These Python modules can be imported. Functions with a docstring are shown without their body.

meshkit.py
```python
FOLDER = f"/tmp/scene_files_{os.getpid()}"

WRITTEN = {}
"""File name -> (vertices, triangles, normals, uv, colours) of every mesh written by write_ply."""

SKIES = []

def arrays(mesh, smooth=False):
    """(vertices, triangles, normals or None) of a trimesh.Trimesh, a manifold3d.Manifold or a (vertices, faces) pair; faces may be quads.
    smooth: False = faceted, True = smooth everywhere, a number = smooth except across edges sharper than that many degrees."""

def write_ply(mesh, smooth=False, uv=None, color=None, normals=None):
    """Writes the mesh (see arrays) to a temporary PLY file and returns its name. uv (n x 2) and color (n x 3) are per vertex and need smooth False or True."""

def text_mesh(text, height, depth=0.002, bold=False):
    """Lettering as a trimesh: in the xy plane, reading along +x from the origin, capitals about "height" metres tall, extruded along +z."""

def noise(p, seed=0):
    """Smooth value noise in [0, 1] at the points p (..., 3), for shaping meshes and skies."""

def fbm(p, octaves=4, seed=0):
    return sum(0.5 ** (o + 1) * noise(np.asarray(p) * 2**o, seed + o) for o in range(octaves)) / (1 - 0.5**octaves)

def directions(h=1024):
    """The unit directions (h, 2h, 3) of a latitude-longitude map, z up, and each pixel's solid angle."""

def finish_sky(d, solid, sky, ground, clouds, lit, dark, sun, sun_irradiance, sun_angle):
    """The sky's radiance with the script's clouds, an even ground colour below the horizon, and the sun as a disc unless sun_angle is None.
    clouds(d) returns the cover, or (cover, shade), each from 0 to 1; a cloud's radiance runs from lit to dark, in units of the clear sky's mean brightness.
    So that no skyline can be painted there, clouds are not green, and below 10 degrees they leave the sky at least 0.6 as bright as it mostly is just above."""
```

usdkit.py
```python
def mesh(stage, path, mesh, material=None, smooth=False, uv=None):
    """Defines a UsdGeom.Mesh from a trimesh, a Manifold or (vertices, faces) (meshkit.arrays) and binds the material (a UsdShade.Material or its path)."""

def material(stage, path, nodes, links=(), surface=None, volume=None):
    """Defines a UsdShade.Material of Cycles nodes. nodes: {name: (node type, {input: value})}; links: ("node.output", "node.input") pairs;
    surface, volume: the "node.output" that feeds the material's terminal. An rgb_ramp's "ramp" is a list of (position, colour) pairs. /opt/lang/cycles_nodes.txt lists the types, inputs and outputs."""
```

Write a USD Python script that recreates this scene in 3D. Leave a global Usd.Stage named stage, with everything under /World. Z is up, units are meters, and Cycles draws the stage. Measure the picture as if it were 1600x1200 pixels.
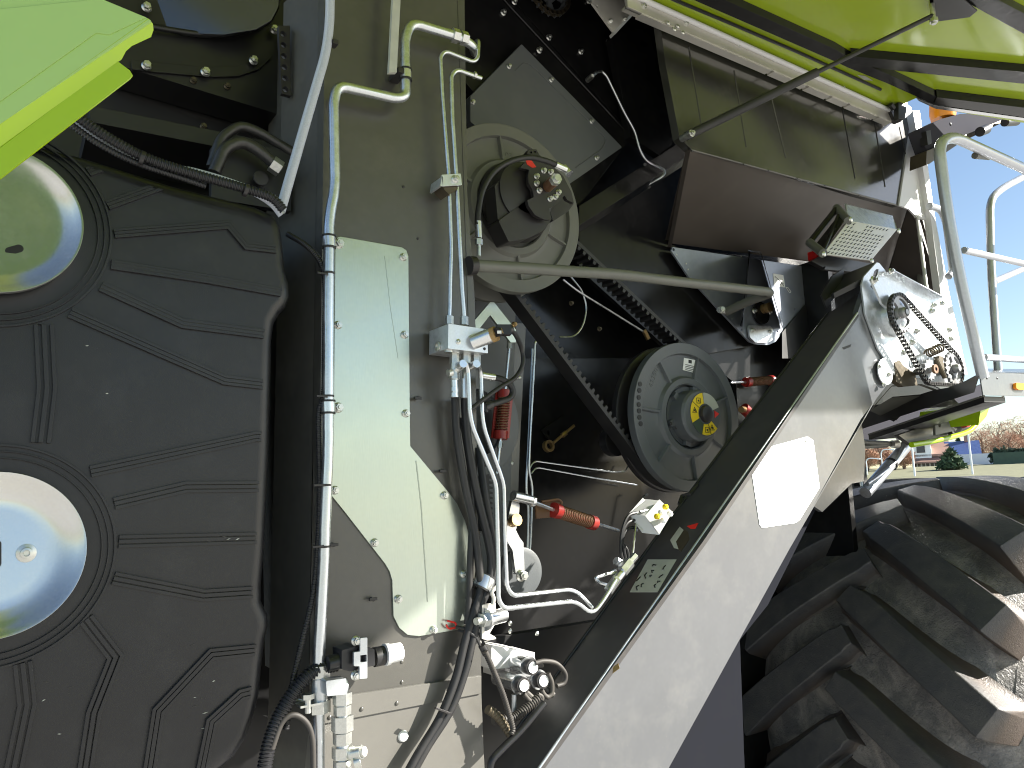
import math, random
import numpy as np, trimesh, usdkit, meshkit
from shapely.geometry import Polygon, Point, LineString, box as sbox
from shapely.ops import unary_union
from scipy.spatial import Delaunay
from pxr import Usd, UsdGeom, UsdLux, UsdShade, Gf, Sdf, Vt

stage = Usd.Stage.CreateInMemory()
UsdGeom.SetStageUpAxis(stage, UsdGeom.Tokens.z); UsdGeom.SetStageMetersPerUnit(stage, 1)
UsdGeom.Xform.Define(stage, '/World'); UsdGeom.Scope.Define(stage, '/World/Looks')
rng = random.Random(7); nrg = np.random.default_rng(7)

# ---------------------------------------------------------------- camera, sky, sun
F = 1202.0; EYE = np.array([0, 0, 1.91])
_a, _p, _r = map(math.radians, (34.5, 7.8, 2.0))
FWD = np.array([math.sin(_a) * math.cos(_p), math.cos(_a) * math.cos(_p), math.sin(_p)])
_r0 = np.array([math.cos(_a), -math.sin(_a), 0]); _u0 = np.cross(_r0, FWD)
RIGHT = _r0 * math.cos(_r) - _u0 * math.sin(_r); UP = _u0 * math.cos(_r) + _r0 * math.sin(_r)
cam = UsdGeom.Camera.Define(stage, '/World/camera')
cam.CreateHorizontalApertureAttr(36.0); cam.CreateVerticalApertureAttr(27.0)
cam.CreateFocalLengthAttr(36.0 * F / 1600); cam.CreateClippingRangeAttr(Gf.Vec2f(0.05, 3000))
EXPOSURE = 1.85
cam.CreateExposureAttr(EXPOSURE)
M4 = np.eye(4); M4[0, :3] = RIGHT; M4[1, :3] = UP; M4[2, :3] = -FWD; M4[3, :3] = EYE
cam.AddTransformOp().Set(Gf.Matrix4d(M4.tolist()))

SUN = np.array([.19, -.14, .125]); SUN /= np.linalg.norm(SUN)
sun = UsdLux.DistantLight.Define(stage, '/World/sun')
sun.CreateIntensityAttr(1.25); sun.CreateAngleAttr(0.5); sun.CreateColorAttr(Gf.Vec3f(1, .95, .86)); sun.CreateNormalizeAttr(True)
z = SUN; x = np.cross([0, 0, 1.], z); x /= np.linalg.norm(x); y = np.cross(z, x)
S4 = np.eye(4); S4[0, :3] = x; S4[1, :3] = y; S4[2, :3] = z
sun.AddTransformOp().Set(Gf.Matrix4d(S4.tolist()))
usdkit.material(stage, '/World/Looks/sky', {
    's': ('sky_texture', {'sky_type': 'single_scattering', 'sun_disc': False, 'sun_elevation': float(math.asin(SUN[2])),
                          'sun_rotation': float(math.atan2(SUN[0], SUN[1])), 'air_density': 1.0, 'aerosol_density': .35}),
    'b': ('background_shader', {'strength': 0.05})}, [('s.color', 'b.color')], surface='b.background')
dome = UsdLux.DomeLight.Define(stage, '/World/sky')
UsdShade.MaterialBindingAPI.Apply(dome.GetPrim()).Bind(UsdShade.Material.Get(stage, '/World/Looks/sky'))
dome.GetPrim().SetCustomDataByKey('kind', 'structure')

# ---------------------------------------------------------------- helpers: naming
used = {}
def numbered(parent, name):
    k = (parent, name); n = used.get(k, 0); used[k] = n + 1
    return f'{parent}/{name}' if n == 0 else f'{parent}/{name}_{n:03d}'
def pth(p): return p if isinstance(p, str) else str(p.GetPath())
def tag(prim, **kw):
    for k, v in kw.items():
        if v: prim.SetCustomDataByKey(k, v)
    return prim
def thing(name, label, cat, group=None, loc=(0, 0, 0), rz=0):
    x = UsdGeom.Xform.Define(stage, numbered('/World', name)); x.AddTranslateOp().Set(Gf.Vec3d(*map(float, loc)))
    if rz: x.AddRotateZOp().Set(float(rz))
    return tag(x.GetPrim(), label=label, category=cat, group=group)
def part(name, mesh, mat, parent='/World', label=None, smooth=32, **kw):
    if isinstance(mesh, list): mesh = cat(mesh)
    m = usdkit.mesh(stage, numbered(pth(parent), name), mesh, MAT[mat], smooth=smooth)
    return tag(m.GetPrim(), label=label, **kw)
def cat(ms):
    ms = [m if isinstance(m, trimesh.Trimesh) else trimesh.Trimesh(*m, process=False) for m in ms]
    return trimesh.util.concatenate(ms)

# ---------------------------------------------------------------- helpers: where things stand
def ray(u, v): return FWD + RIGHT * (u - 800) / F + UP * (600 - v) / F
def P(u, v, y): r = ray(u, v); return EYE + r * (y / r[1])
def PZ(u, v, z): r = ray(u, v); return EYE + r * ((z - EYE[2]) / r[2])
def PD(u, v, d): r = ray(u, v); return EYE + r * d          # d = depth along the optical axis
def PL(u, v, p0, n):
    r = ray(u, v); return EYE + r * (np.dot(np.asarray(p0) - EYE, n) / np.dot(r, n))
def unit(v): v = np.asarray(v, float); return v / np.linalg.norm(v)
def basis(n, up=(0, 0, 1)):
    n = unit(n)
    if abs(np.dot(n, unit(up))) > .98: up = (1, 0, 0)
    x = unit(np.cross(up, n)); return x, np.cross(n, x), n
def place(m, p, n, up=(0, 0, 1)):
    """mesh built round the origin with its axis on +z -> stands at p pointing along n"""
    m = m.copy(); x, y, z = basis(n, up); T = np.eye(4); T[:3, 0] = x; T[:3, 1] = y; T[:3, 2] = z; T[:3, 3] = p
    m.apply_transform(T); return m

# ---------------------------------------------------------------- helpers: shapes
def extr(poly, th):
    gs = getattr(poly, 'geoms', [poly])
    return cat([trimesh.creation.extrude_polygon(g, th, engine='earcut') for g in gs if g.area > 1e-9])
def rnd(poly, r):
    if r <= 0: return poly
    q = poly.buffer(-r, join_style=1, quad_segs=5).buffer(r, join_style=1, quad_segs=5)
    q = q.buffer(r, join_style=1, quad_segs=5).buffer(-r, join_style=1, quad_segs=5)
    return q if not q.is_empty else poly
def slab(px, y, th, r=0, holes=(), y_of=None):
    """sheet in the plane y (front face), th deep; px = outline as seen; holes = [(u,v,radius m)] or outlines"""
    q = Polygon([(P(u, v, y)[0], P(u, v, y)[2]) for u, v in px]).buffer(0); q = rnd(q, r)
    for h in holes:
        if len(h) == 3 and np.isscalar(h[0]):
            c = P(h[0], h[1], y); q = q.difference(Point(c[0], c[2]).buffer(h[2], quad_segs=6))
        else: q = q.difference(Polygon([(P(u, v, y)[0], P(u, v, y)[2]) for u, v in h]).buffer(0))
    return slabw(q, y, th)
def slabw(q, y, th):
    m = extr(q, th); v = m.vertices.copy()
    m = trimesh.Trimesh(np.stack([v[:, 0], y + v[:, 2], v[:, 1]], 1), m.faces[:, ::-1], process=False); return m
def slabn(px, p0, n, th, r=0, holes=()):
    """sheet in the plane through p0 with outward normal n"""
    n = unit(n); X, Y, _ = basis(n); p0 = np.asarray(p0, float)
    def loc(u, v): d = PL(u, v, p0, n) - p0; return (d @ X, d @ Y)
    q = rnd(Polygon([loc(*p) for p in px]).buffer(0), r)
    for h in holes: c = loc(h[0], h[1]); q = q.difference(Point(c).buffer(h[2], quad_segs=6))
    m = extr(q, th); T = np.eye(4); T[:3, 0] = X; T[:3, 1] = Y; T[:3, 2] = n; T[:3, 3] = p0 - n * th
    m.apply_transform(T); return m
def bevslab(q, y, th, bev=.01, n=3):
    """soft edged solid: outline q (x,z), front at y, rounded front edge"""
    q = q.simplify(.0008); c = np.array(q.exterior.coords)[:-1]
    if Polygon(c).exterior.is_ccw is False: c = c[::-1]
    e = np.roll(c, -1, 0) - c; e /= np.maximum(np.linalg.norm(e, axis=1, keepdims=True), 1e-9)
    nn = np.stack([-e[:, 1], e[:, 0]], 1); b = nn + np.roll(nn, 1, 0); b /= np.maximum((b * b).sum(1, keepdims=True) / 2, .35)
    rings = []
    for k in range(n + 1):
        t = k / n * math.pi / 2; off = bev * (1 - math.sin(t)); dep = bev * (1 - math.cos(t))
        # k=0: at the front, most inset
        rings.append((c + b * off, y + bev * (1 - math.cos(t)) * 1.0 if k else y))
    rings.append((c, y + th))
    V = np.vstack([np.stack([r[:, 0], np.full(len(r), d), r[:, 1]], 1) for r, d in rings]); N = len(c); Fc = []
    for k in range(len(rings) - 1):
        for i in range(N):
            j = (i + 1) % N; a0, a1, b0, b1 = k * N + i, k * N + j, (k + 1) * N + i, (k + 1) * N + j
            Fc += [(a0, b1, b0), (a0, a1, b1)]
    cap = Polygon(rings[0][0]).buffer(0)
    v2, f2 = trimesh.creation.triangulate_polygon(cap, engine='earcut')
    o = len(V); V = np.vstack([V, np.stack([v2[:, 0], np.full(len(v2), y), v2[:, 1]], 1)])
    m = trimesh.Trimesh(V, np.vstack([Fc, np.asarray(f2) + o]), process=False); m.merge_vertices(); m.fix_normals(); return m
def prism(pts, vec):
    """solid: planar polygon pts (3d) swept by vec"""
    pts = np.asarray(pts, float); n = len(pts); vec = np.asarray(vec, float)
    nn = np.zeros(3)
    for i in range(n): nn += np.cross(pts[i], pts[(i + 1) % n])
    X, Y, Z = basis(nn); q = Polygon([((p - pts[0]) @ X, (p - pts[0]) @ Y) for p in pts])
    v2, f2 = trimesh.creation.triangulate_polygon(q, engine='earcut')
    A = pts[0] + v2[:, :1] * X + v2[:, 1:2] * Y; k = len(A)
    V = np.vstack([A, A + vec, pts, pts + vec]); Fc = [tuple(f[::-1]) for f in f2] + [tuple(np.array(f) + k) for f in f2]
    for i in range(n):
        j = (i + 1) % n; a, b, c_, d = 2 * k + i, 2 * k + j, 2 * k + n + j, 2 * k + n + i; Fc += [(a, b, c_), (a, c_, d)]
    m = trimesh.Trimesh(V, Fc, process=False); m.fix_normals(); return m
def bx(c, s, rz=0):
    m = trimesh.creation.box(s)
    if rz: m.apply_transform(trimesh.transformations.rotation_matrix(rz, [0, 0, 1]))
    m.apply_translation(c); return m
def beam(a, b, w, h, up=(0, 0, 1)):
    a, b = np.asarray(a, float), np.asarray(b, float)
    return place(trimesh.creation.box([w, h, np.linalg.norm(b - a)]), (a + b) / 2, b - a, up)
def cyl(a, b, r, n=16, r2=None):
    a, b = np.asarray(a, float), np.asarray(b, float); L = np.linalg.norm(b - a); r2 = r if r2 is None else r2
    prof = np.array([[0, 0], [r, 0], [r2, L], [0, L]]); m = trimesh.creation.revolve(prof, sections=n)
    return place(m, a, b - a)
def rev(prof, p, n, sections=48):
    """revolved profile [(radius, height)] standing at p on axis n"""
    return place(trimesh.creation.revolve(np.asarray(prof, float), sections=sections), p, n)
def fillet(pts, r, k=6):
    pts = [np.asarray(p, float) for p in pts]; out = [pts[0]]
    for i in range(1, len(pts) - 1):
        a, b, c = pts[i - 1], pts[i], pts[i + 1]; la, lc = np.linalg.norm(a - b), np.linalg.norm(c - b); d = min(r, .48 * la, .48 * lc)
        s, e = b + (a - b) / la * d, b + (c - b) / lc * d
        for t in np.linspace(0, 1, k): out.append((1 - t) ** 2 * s + 2 * t * (1 - t) * b + t * t * e)
    out.append(pts[-1]); return np.array(out)
def spline(pts, k=8):
    p = np.asarray(pts, float); p = np.vstack([2 * p[0] - p[1], p, 2 * p[-1] - p[-2]]); out = []
    for i in range(1, len(p) - 2):
        for t in np.linspace(0, 1, k, endpoint=False):
            out.append(.5 * (2 * p[i] + (p[i + 1] - p[i - 1]) * t + (2 * p[i - 1] - 5 * p[i] + 4 * p[i + 1] - p[i + 2]) * t * t + (3 * p[i] - p[i - 1] - 3 * p[i + 1] + p[i + 2]) * t ** 3))
    out.append(p[-2]); return np.array(out)
def sweep(path, r, n=12, cap=True):
    path = np.asarray(path, float); keep = np.r_[True, np.linalg.norm(np.diff(path, axis=0), axis=1) > 1e-6]; 
    rr = np.broadcast_to(np.asarray(r, float), (len(path),))[keep]; path = path[keep]
    T = np.gradient(path, axis=0); T /= np.linalg.norm(T, axis=1, keepdims=True); X = basis(T[0])[0]; V = []
    for i in range(len(path)):
        X = unit(X - T[i] * (X @ T[i])); Y = np.cross(T[i], X); th = np.linspace(0, 2 * np.pi, n, endpoint=False)
        V.append(path[i] + rr[i] * (np.cos(th)[:, None] * X + np.sin(th)[:, None] * Y))
    m = len(path); V = np.vstack(V); Fc = []
    for i in range(m - 1):
        for j in range(n):
            a, b = i * n + j, i * n + (j + 1) % n; Fc += [(a, b, b + n), (a, b + n, a + n)]
    if cap:
        V = np.vstack([V, path[:1], path[-1:]]); o = m * n
        for j in range(n): Fc += [(o, (j + 1) % n, j), (o + 1, (m - 1) * n + j, (m - 1) * n + (j + 1) % n)]
    return trimesh.Trimesh(V, Fc, process=False)
def resample(path, step):
    d = np.r_[0, np.cumsum(np.linalg.norm(np.diff(path, axis=0), axis=1))]; s = np.arange(0, d[-1], step)
    return np.stack([np.interp(s, d, path[:, k]) for k in range(3)], 1)
def pts(px, y):
    """px: (u,v) or (u,v,y)"""
    return [P(p[0], p[1], p[2] if len(p) > 2 else y) for p in px]
def tube(px, y, r, bend=.03, n=12): return sweep(fillet(pts(px, y), bend), r, n)
def hose(px, y, r, n=12): return sweep(spline(pts(px, y)), r, n)
def corrugated(px, y, r, pitch=.0045):
    p = resample(spline(pts(px, y)), pitch / 4); k = np.arange(len(p)) % 4
    return sweep(p, np.where(k < 2, r, r * .84), 12)
def hexn(r, h, bore=0):
    m = trimesh.creation.cylinder(r, h, sections=6); m.apply_translation([0, 0, h / 2]); return m
def nut(s=.0085, stud=True):
    """flange nut on its stud"""
    ms = [trimesh.creation.revolve([[0, 0], [s * 1.05, 0], [s * 1.05, s * .14], [s * .8, s * .42], [0, s * .42]], sections=18)]
    h = hexn(s * .78, s * .85); h.apply_translation([0, 0, s * .3]); ms.append(h)
    if stud:
        c = trimesh.creation.cylinder(s * .42, s * 1.5, sections=10); c.apply_translation([0, 0, s * .75]); ms.append(c)
    return cat(ms)
def cap_screw(s=.0085):
    return trimesh.creation.revolve([[0, 0], [s, 0], [s, s * .2], [s * .62, s * .3], [s * .6, s * .75], [s * .34, s * .8], [s * .3, s * .4], [0, s * .4]], sections=18)
NY = np.array([0, -1., 0])
def bolts(parent, px, y, s=.0085, mat='zinc', kind='nut', n=NY, name='bolt', label=None):
    for q in px:
        yy = q[2] if len(q) > 2 else y
        m = nut(s, True) if kind == 'nut' else (cap_screw(s) if kind == 'cap' else trimesh.creation.revolve([[0, 0], [s, 0], [s * .85, s * .35], [s * .45, s * .55], [0, s * .6]], sections=16))
        m = m.copy(); m.apply_transform(trimesh.transformations.rotation_matrix(rng.uniform(0, 1), [0, 0, 1]))
        part(name, place(m, P(q[0], q[1], yy), n), mat, parent, label)
def coil(a, b, r, wire, turns, n=6):
    a, b = np.asarray(a, float), np.asarray(b, float); X, Y, Z = basis(b - a); t = np.linspace(0, 1, turns * 12)
    w = 2 * np.pi * turns * t
    return sweep(a + np.outer(t, b - a) + r * (np.outer(np.cos(w), X) + np.outer(np.sin(w), Y)), wire, n)
def ringpath(c, r, a0, a1, y, n=40):
    t = np.radians(np.linspace(a0, a1, n)); return np.stack([c[0] + r * np.cos(t), np.full(n, y), c[1] + r * np.sin(t)], 1)

# ---------------------------------------------------------------- materials
MAT = {}
def look(name, base, rough=.45, metal=0., spec=.5, var=.12, vscale=4., bump=.0, bscale=300., dust=0., dustcol=(.3, .27, .22), bev=.0012, rvar=.07, coat=0., dscale=9., grain=None):
    N = {'g': ('geometry', {}), 'n1': ('noise_texture', {'scale': vscale, 'detail': 5.0, 'roughness': .6}),
         'c': ('mix_color', {'a': tuple(v * (1 - var) for v in base), 'b': tuple(min(v * (1 + var), 1) for v in base)}),
         'r': ('map_range', {'to_min': max(rough - rvar, .03), 'to_max': min(rough + rvar, 1), 'from_min': .3, 'from_max': .7}),
         'p': ('principled_bsdf', {'metallic': metal, 'specular_ior_level': spec, 'coat_weight': coat, 'coat_roughness': .12})}
    L = [('g.position', 'n1.vector'), ('n1.fac', 'c.fac'), ('n1.fac', 'r.value'), ('r.result', 'p.roughness')]
    last = 'c.result'
    if dust:
        N['n2'] = ('noise_texture', {'scale': dscale, 'detail': 8.0, 'roughness': .68}); L.append(('g.position', 'n2.vector'))
        N['m2'] = ('map_range', {'from_min': .5, 'from_max': .78, 'to_min': 0., 'to_max': dust, 'clamp': True}); L.append(('n2.fac', 'm2.value'))
        N['d'] = ('mix_color', {'b': dustcol}); L += [('m2.result', 'd.fac'), (last, 'd.a')]; last = 'd.result'
        N['n3'] = ('noise_texture', {'scale': 260., 'detail': 2.0}); L.append(('g.position', 'n3.vector'))
        N['m3'] = ('map_range', {'from_min': .70, 'from_max': .76, 'to_min': 0., 'to_max': min(dust * 1.4, .8), 'clamp': True}); L.append(('n3.fac', 'm3.value'))
        N['d2'] = ('mix_color', {'b': dustcol}); L += [('m3.result', 'd2.fac'), (last, 'd2.a')]; last = 'd2.result'
    L.append((last, 'p.base_color'))
    nl = None
    if bev: N['bv'] = ('bevel', {'radius': bev, 'samples': 4}); nl = 'bv.bevel'
    if bump:
        N['n4'] = ('noise_texture', {'scale': bscale, 'detail': 4.0}); L.append(('g.position', 'n4.vector'))
        if grain: N['mp'] = ('mapping', {'scale': grain}); L[-1:] = [('g.position', 'mp.vector'), ('mp.vector', 'n4.vector')]
        N['bm'] = ('bump', {'strength': .6, 'distance': bump}); L.append(('n4.fac', 'bm.height'))
        if nl: L.append((nl, 'bm.normal'))
        nl = 'bm.normal'
    if nl: L.append((nl, 'p.normal'))
    MAT[name] = usdkit.material(stage, '/World/Looks/' + name, N, L, surface='p.BSDF')
look('funnel_paint', (.066, .055, .048), .42, dust=.08, bump=.0003, bscale=700)
look('arm_edge_shaded', (.045, .042, .042), .42, dust=.12, bump=.0003, bscale=600)  # arm paint darkened so this side carries its shade in the colour
look('rail_steel', (.48, .50, .54), .30, metal=.55, var=.05, vscale=12, bev=0)
look('matte_dark', (.05, .05, .06), .95, spec=.03)
look('shade_black', (.016, .017, .022), .95, spec=.03)  # for the inner panel only, black stands in for shade
look('gloss_black', (.012, .012, .014), .14, spec=1., coat=.6)
look('hopper_grey', (.028, .028, .023), .15, spec=1., coat=.35, dust=.06, bump=.0002, bscale=600)
look('plate_sky_tint', (.30, .325, .38), .30, metal=.55, dust=.06)  # zinc grey with the blue of reflected sky tinted in
look('casing_sunlit_grey', (.122, .118, .107), .3, spec=.7, dust=.1, bump=.0002, bscale=700)  # casing paint lightened, sunlight on the lower sheets put into the colour
look('anthracite', (.066, .064, .057), .27, spec=.8, dust=.10, bump=.0003, bscale=700)  # same casing paint kept darker, the column's shade put into the colour
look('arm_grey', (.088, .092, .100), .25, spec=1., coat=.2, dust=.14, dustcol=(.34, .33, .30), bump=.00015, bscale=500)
look('dark_paint', (.0085, .0085, .0088), .2, spec=.3, dust=.02)
look('black_paint', (.014, .014, .015), .38, dust=.04)
look('tank_plastic', (.0095, .0096, .0115), .32, spec=.5, dust=.06, dustcol=(.2, .2, .2), bump=.0004, bscale=900)
look('lime', (.36, .55, .012), .16, coat=.3, dust=.05, var=.05)
look('hatch_sky_sheen', (.41, .62, .18), .2, coat=.6, dust=.03, var=.03)  # lime paled toward mint, sky reflection put into the base colour
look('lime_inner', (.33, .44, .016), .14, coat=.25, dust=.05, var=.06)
look('cover_sheet', (.50, .555, .49), .27, metal=.8, dust=.05, var=.05, bump=.0002, bscale=60, grain=(14, 14, .7))
look('zinc', (.62, .63, .60), .30, metal=.92, var=.12, vscale=40, bev=.0006)
look('tube_steel', (.66, .69, .72), .27, metal=.95, var=.08, vscale=30, dust=.12, dustcol=(.35, .33, .3), bev=0)
look('bright_steel', (.74, .75, .76), .22, metal=.9, var=.1, vscale=20, bev=.0008)
look('galvanised', (.62, .65, .68), .34, metal=.8, var=.1, vscale=25, dust=.1, bev=.001)
look('disc_steel', (.66, .66, .64), .24, metal=.9, var=.06, vscale=9, dust=.05, bev=.0008)
look('rail_alloy', (.62, .60, .55), .36, metal=.55, var=.08, dust=.1)
look('post_white', (.66, .66, .66), .4, var=.05, dust=.05)
look('cast_grey', (.088, .096, .102), .42, dust=.08, bump=.0005, bscale=220)
look('cast_olive', (.118, .120, .106), .45, dust=.10, bump=.0005, bscale=220)
look('hub_black', (.022, .02, .021), .40, dust=.05, bump=.0003, bscale=300)
look('rubber', (.014, .014, .015), .5, bev=.0, dust=.06, bump=.0003, bscale=600)
look('hose_dusty', (.035, .031, .028), .6, bev=.0, dust=.2)
look('belt', (.013, .013, .014), .48, bev=.0008, dust=.05)
look('loom_plastic', (.016, .016, .018), .35, bev=.0, dust=.05)
look('braid', (.45, .48, .55), .45, bev=0, bump=.0012, bscale=420, var=.25, vscale=300)
look('red_paint', (.26, .018, .014), .32, var=.2, dust=.15)
look('warn_red', (.7, .03, .02), .4, bev=0)
look('warn_yellow', (.80, .58, .01), .4, bev=0, var=.04)
look('sticker_white', (.82, .83, .82), .4, bev=0, var=.03)
look('sticker_silver', (.42, .43, .38), .45, bev=0, var=.2, vscale=30)
look('print_black', (.012, .012, .012), .5, bev=0)
look('sprocket_grey', (.30, .30, .31), .38, metal=.6, var=.15, vscale=40)
look('brass', (.33, .22, .10), .38, metal=.8, var=.25, vscale=60)
look('copper_dirty', (.17, .09, .05), .5, metal=.4, var=.35, vscale=50)
look('brown_cap', (.30, .19, .07), .45, var=.2, vscale=30)
look('chain_rust', (.10, .082, .055), .42, metal=.6, var=.35, vscale=60, bev=.0005)
look('chain_steel', (.07, .068, .066), .35, metal=.6, var=.3, vscale=60, bev=.0005)
def tyre_look(name, dark, dust, mud, r0, r1, wr_scale, wr):
    """rubber: dust in the hollows by a noise, brown mud kept near the tread's foot (r0..r1 = metres from the axle)"""
    N = {'g': ('geometry', {}), 'n1': ('noise_texture', {'scale': 9., 'detail': 9., 'roughness': .72, 'distortion': .6}), 'm1': ('map_range', {'from_min': .42, 'from_max': .66, 'to_min': 0., 'to_max': 1., 'clamp': True}),
         'c1': ('mix_color', {'a': dark, 'b': dust}), 'ax': ('vector_math', {'math_type': 'multiply', 'vector2': (1., 0., 1.)}), 'ds': ('vector_math', {'math_type': 'distance', 'vector2': (3.535, 0., .9496)}),
         'n2': ('noise_texture', {'scale': 14., 'detail': 6.}), 'ad': ('math', {'math_type': 'multiply_add', 'value2': .05}), 'm2': ('map_range', {'from_min': r0, 'from_max': r1, 'to_min': .85, 'to_max': 0., 'clamp': True}), 'c2': ('mix_color', {'b': mud}),
         'n3': ('noise_texture', {'scale': 330., 'detail': 2.}), 'm3': ('map_range', {'from_min': .69, 'from_max': .74, 'to_min': 0., 'to_max': .8, 'clamp': True}), 'c3': ('mix_color', {'b': (.38, .34, .29)}),
         'n4': ('noise_texture', {'scale': wr_scale, 'detail': 5., 'roughness': .6, 'distortion': 1.2}), 'bv': ('bevel', {'radius': .005, 'samples': 4}), 'bm': ('bump', {'strength': .8, 'distance': wr}), 'p': ('principled_bsdf', {'roughness': .46, 'specular_ior_level': .55})}
    L = [('g.position', 'n1.vector'), ('n1.fac', 'm1.value'), ('m1.result', 'c1.fac'), ('g.position', 'ax.vector1'), ('ax.vector', 'ds.vector1'), ('g.position', 'n2.vector'), ('n2.fac', 'ad.value1'), ('ds.value', 'ad.value3'), ('ad.value', 'm2.value'),
         ('c1.result', 'c2.a'), ('m2.result', 'c2.fac'), ('g.position', 'n3.vector'), ('n3.fac', 'm3.value'), ('c2.result', 'c3.a'), ('m3.result', 'c3.fac'), ('c3.result', 'p.base_color'), ('g.position', 'n4.vector'), ('n4.fac', 'bm.height'), ('bv.bevel', 'bm.normal'), ('bm.normal', 'p.normal')]
    MAT[name] = usdkit.material(stage, '/World/Looks/' + name, N, L, surface='p.BSDF')
tyre_look('tyre_rubber', (.085, .080, .078), (.25, .222, .20), (.10, .062, .042), .62, .80, 75., .010)
tyre_look('lug_rubber', (.036, .035, .038), (.066, .062, .058), (.072, .050, .037), .885, .95, 120., .003)
look('orange_lens', (.95, .28, .01), .2, bev=0)
look('red_lens', (.35, .01, .01), .15, bev=0)
look('concrete', (.31, .30, .285), .85, bev=0, dust=.2, dustcol=(.22, .21, .2), dscale=2, vscale=.6, bump=.004, bscale=40)
look('grass', (.16, .16, .09), .9, bev=0, var=.3, vscale=1.2, bump=.05, bscale=8)
look('hill_soil', (.20, .155, .10), .95, bev=0, var=.3, vscale=.08)
look('roof_tile', (.30, .18, .14), .8, bev=0, var=.15, vscale=2)
look('solar', (.06, .09, .22), .2, bev=0)
look('render_wall', (.62, .62, .66), .8, bev=0, var=.04)
look('window_dark', (.03, .035, .05), .1, bev=0)
look('hedge_leaf', (.055, .085, .06), .9, bev=0, var=.4, vscale=3)
look('fir_leaf', (.05, .085, .04), .9, bev=0, var=.4, vscale=3)
look('twig', (.36, .215, .14), .95, bev=0, var=.35, vscale=.4)
look('twig_red', (.33, .18, .12), .95, bev=0, var=.35, vscale=.4)
look('bark', (.12, .09, .07), .95, bev=0)
look('lamp_pole', (.72, .74, .76), .4, bev=0)

# ================================================================ the ground and what lies far beyond
def sheet(name, xs, ys, zf, mat, kind='structure'):
    X, Y = np.meshgrid(xs, ys, indexing='ij'); V = np.stack([X, Y, zf(X, Y)], -1).reshape(-1, 3); n, m = len(xs), len(ys)
    i = (np.arange(n - 1)[:, None] * m + np.arange(m - 1)).ravel(); q = np.stack([i, i + m, i + m + 1, i + 1], 1)
    return part(name, (V, q), mat, smooth=True, kind=kind)
ex, ey = math.sin(_a + math.radians(29)), math.cos(_a + math.radians(29))      # towards the houses
def rise(X, Y):
    d = X * ex + Y * ey
    return np.clip((d - 35) / 70, 0, 1) ** 1.3 * 3.0
g = np.r_[-400, -150, -60, np.arange(-40, 181, 5.), 260, 500]
forecourt = part('ground', bx((0, 0, -.05), (70, 70, .1)), 'concrete', kind='structure')
sheet('grass_field', g, g, lambda X, Y: -.06 + rise(X, Y), 'grass')
def far(u, v, d): return PD(u, v, d)
EH = np.array([ex, ey, 0]); RH = np.array([ey, -ex, 0])
def BG(u, v, d):
    r = ray(u, v); return EYE + r * (d / (r @ EH))
def gz(p): return float(rise(p[0], p[1])) - .06
def dress(prim, label, category, group=None): return tag(prim, label=label, category=category, group=group)
def boxr(c, w, dp, h):
    """upright box: w across the view, dp deep, base centre c"""
    m = trimesh.creation.box([w, dp, h]); T = np.eye(4); T[:3, 0] = RH; T[:3, 1] = EH; T[:3, 3] = np.asarray(c) + [0, 0, h / 2]; m.apply_transform(T); return m
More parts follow.
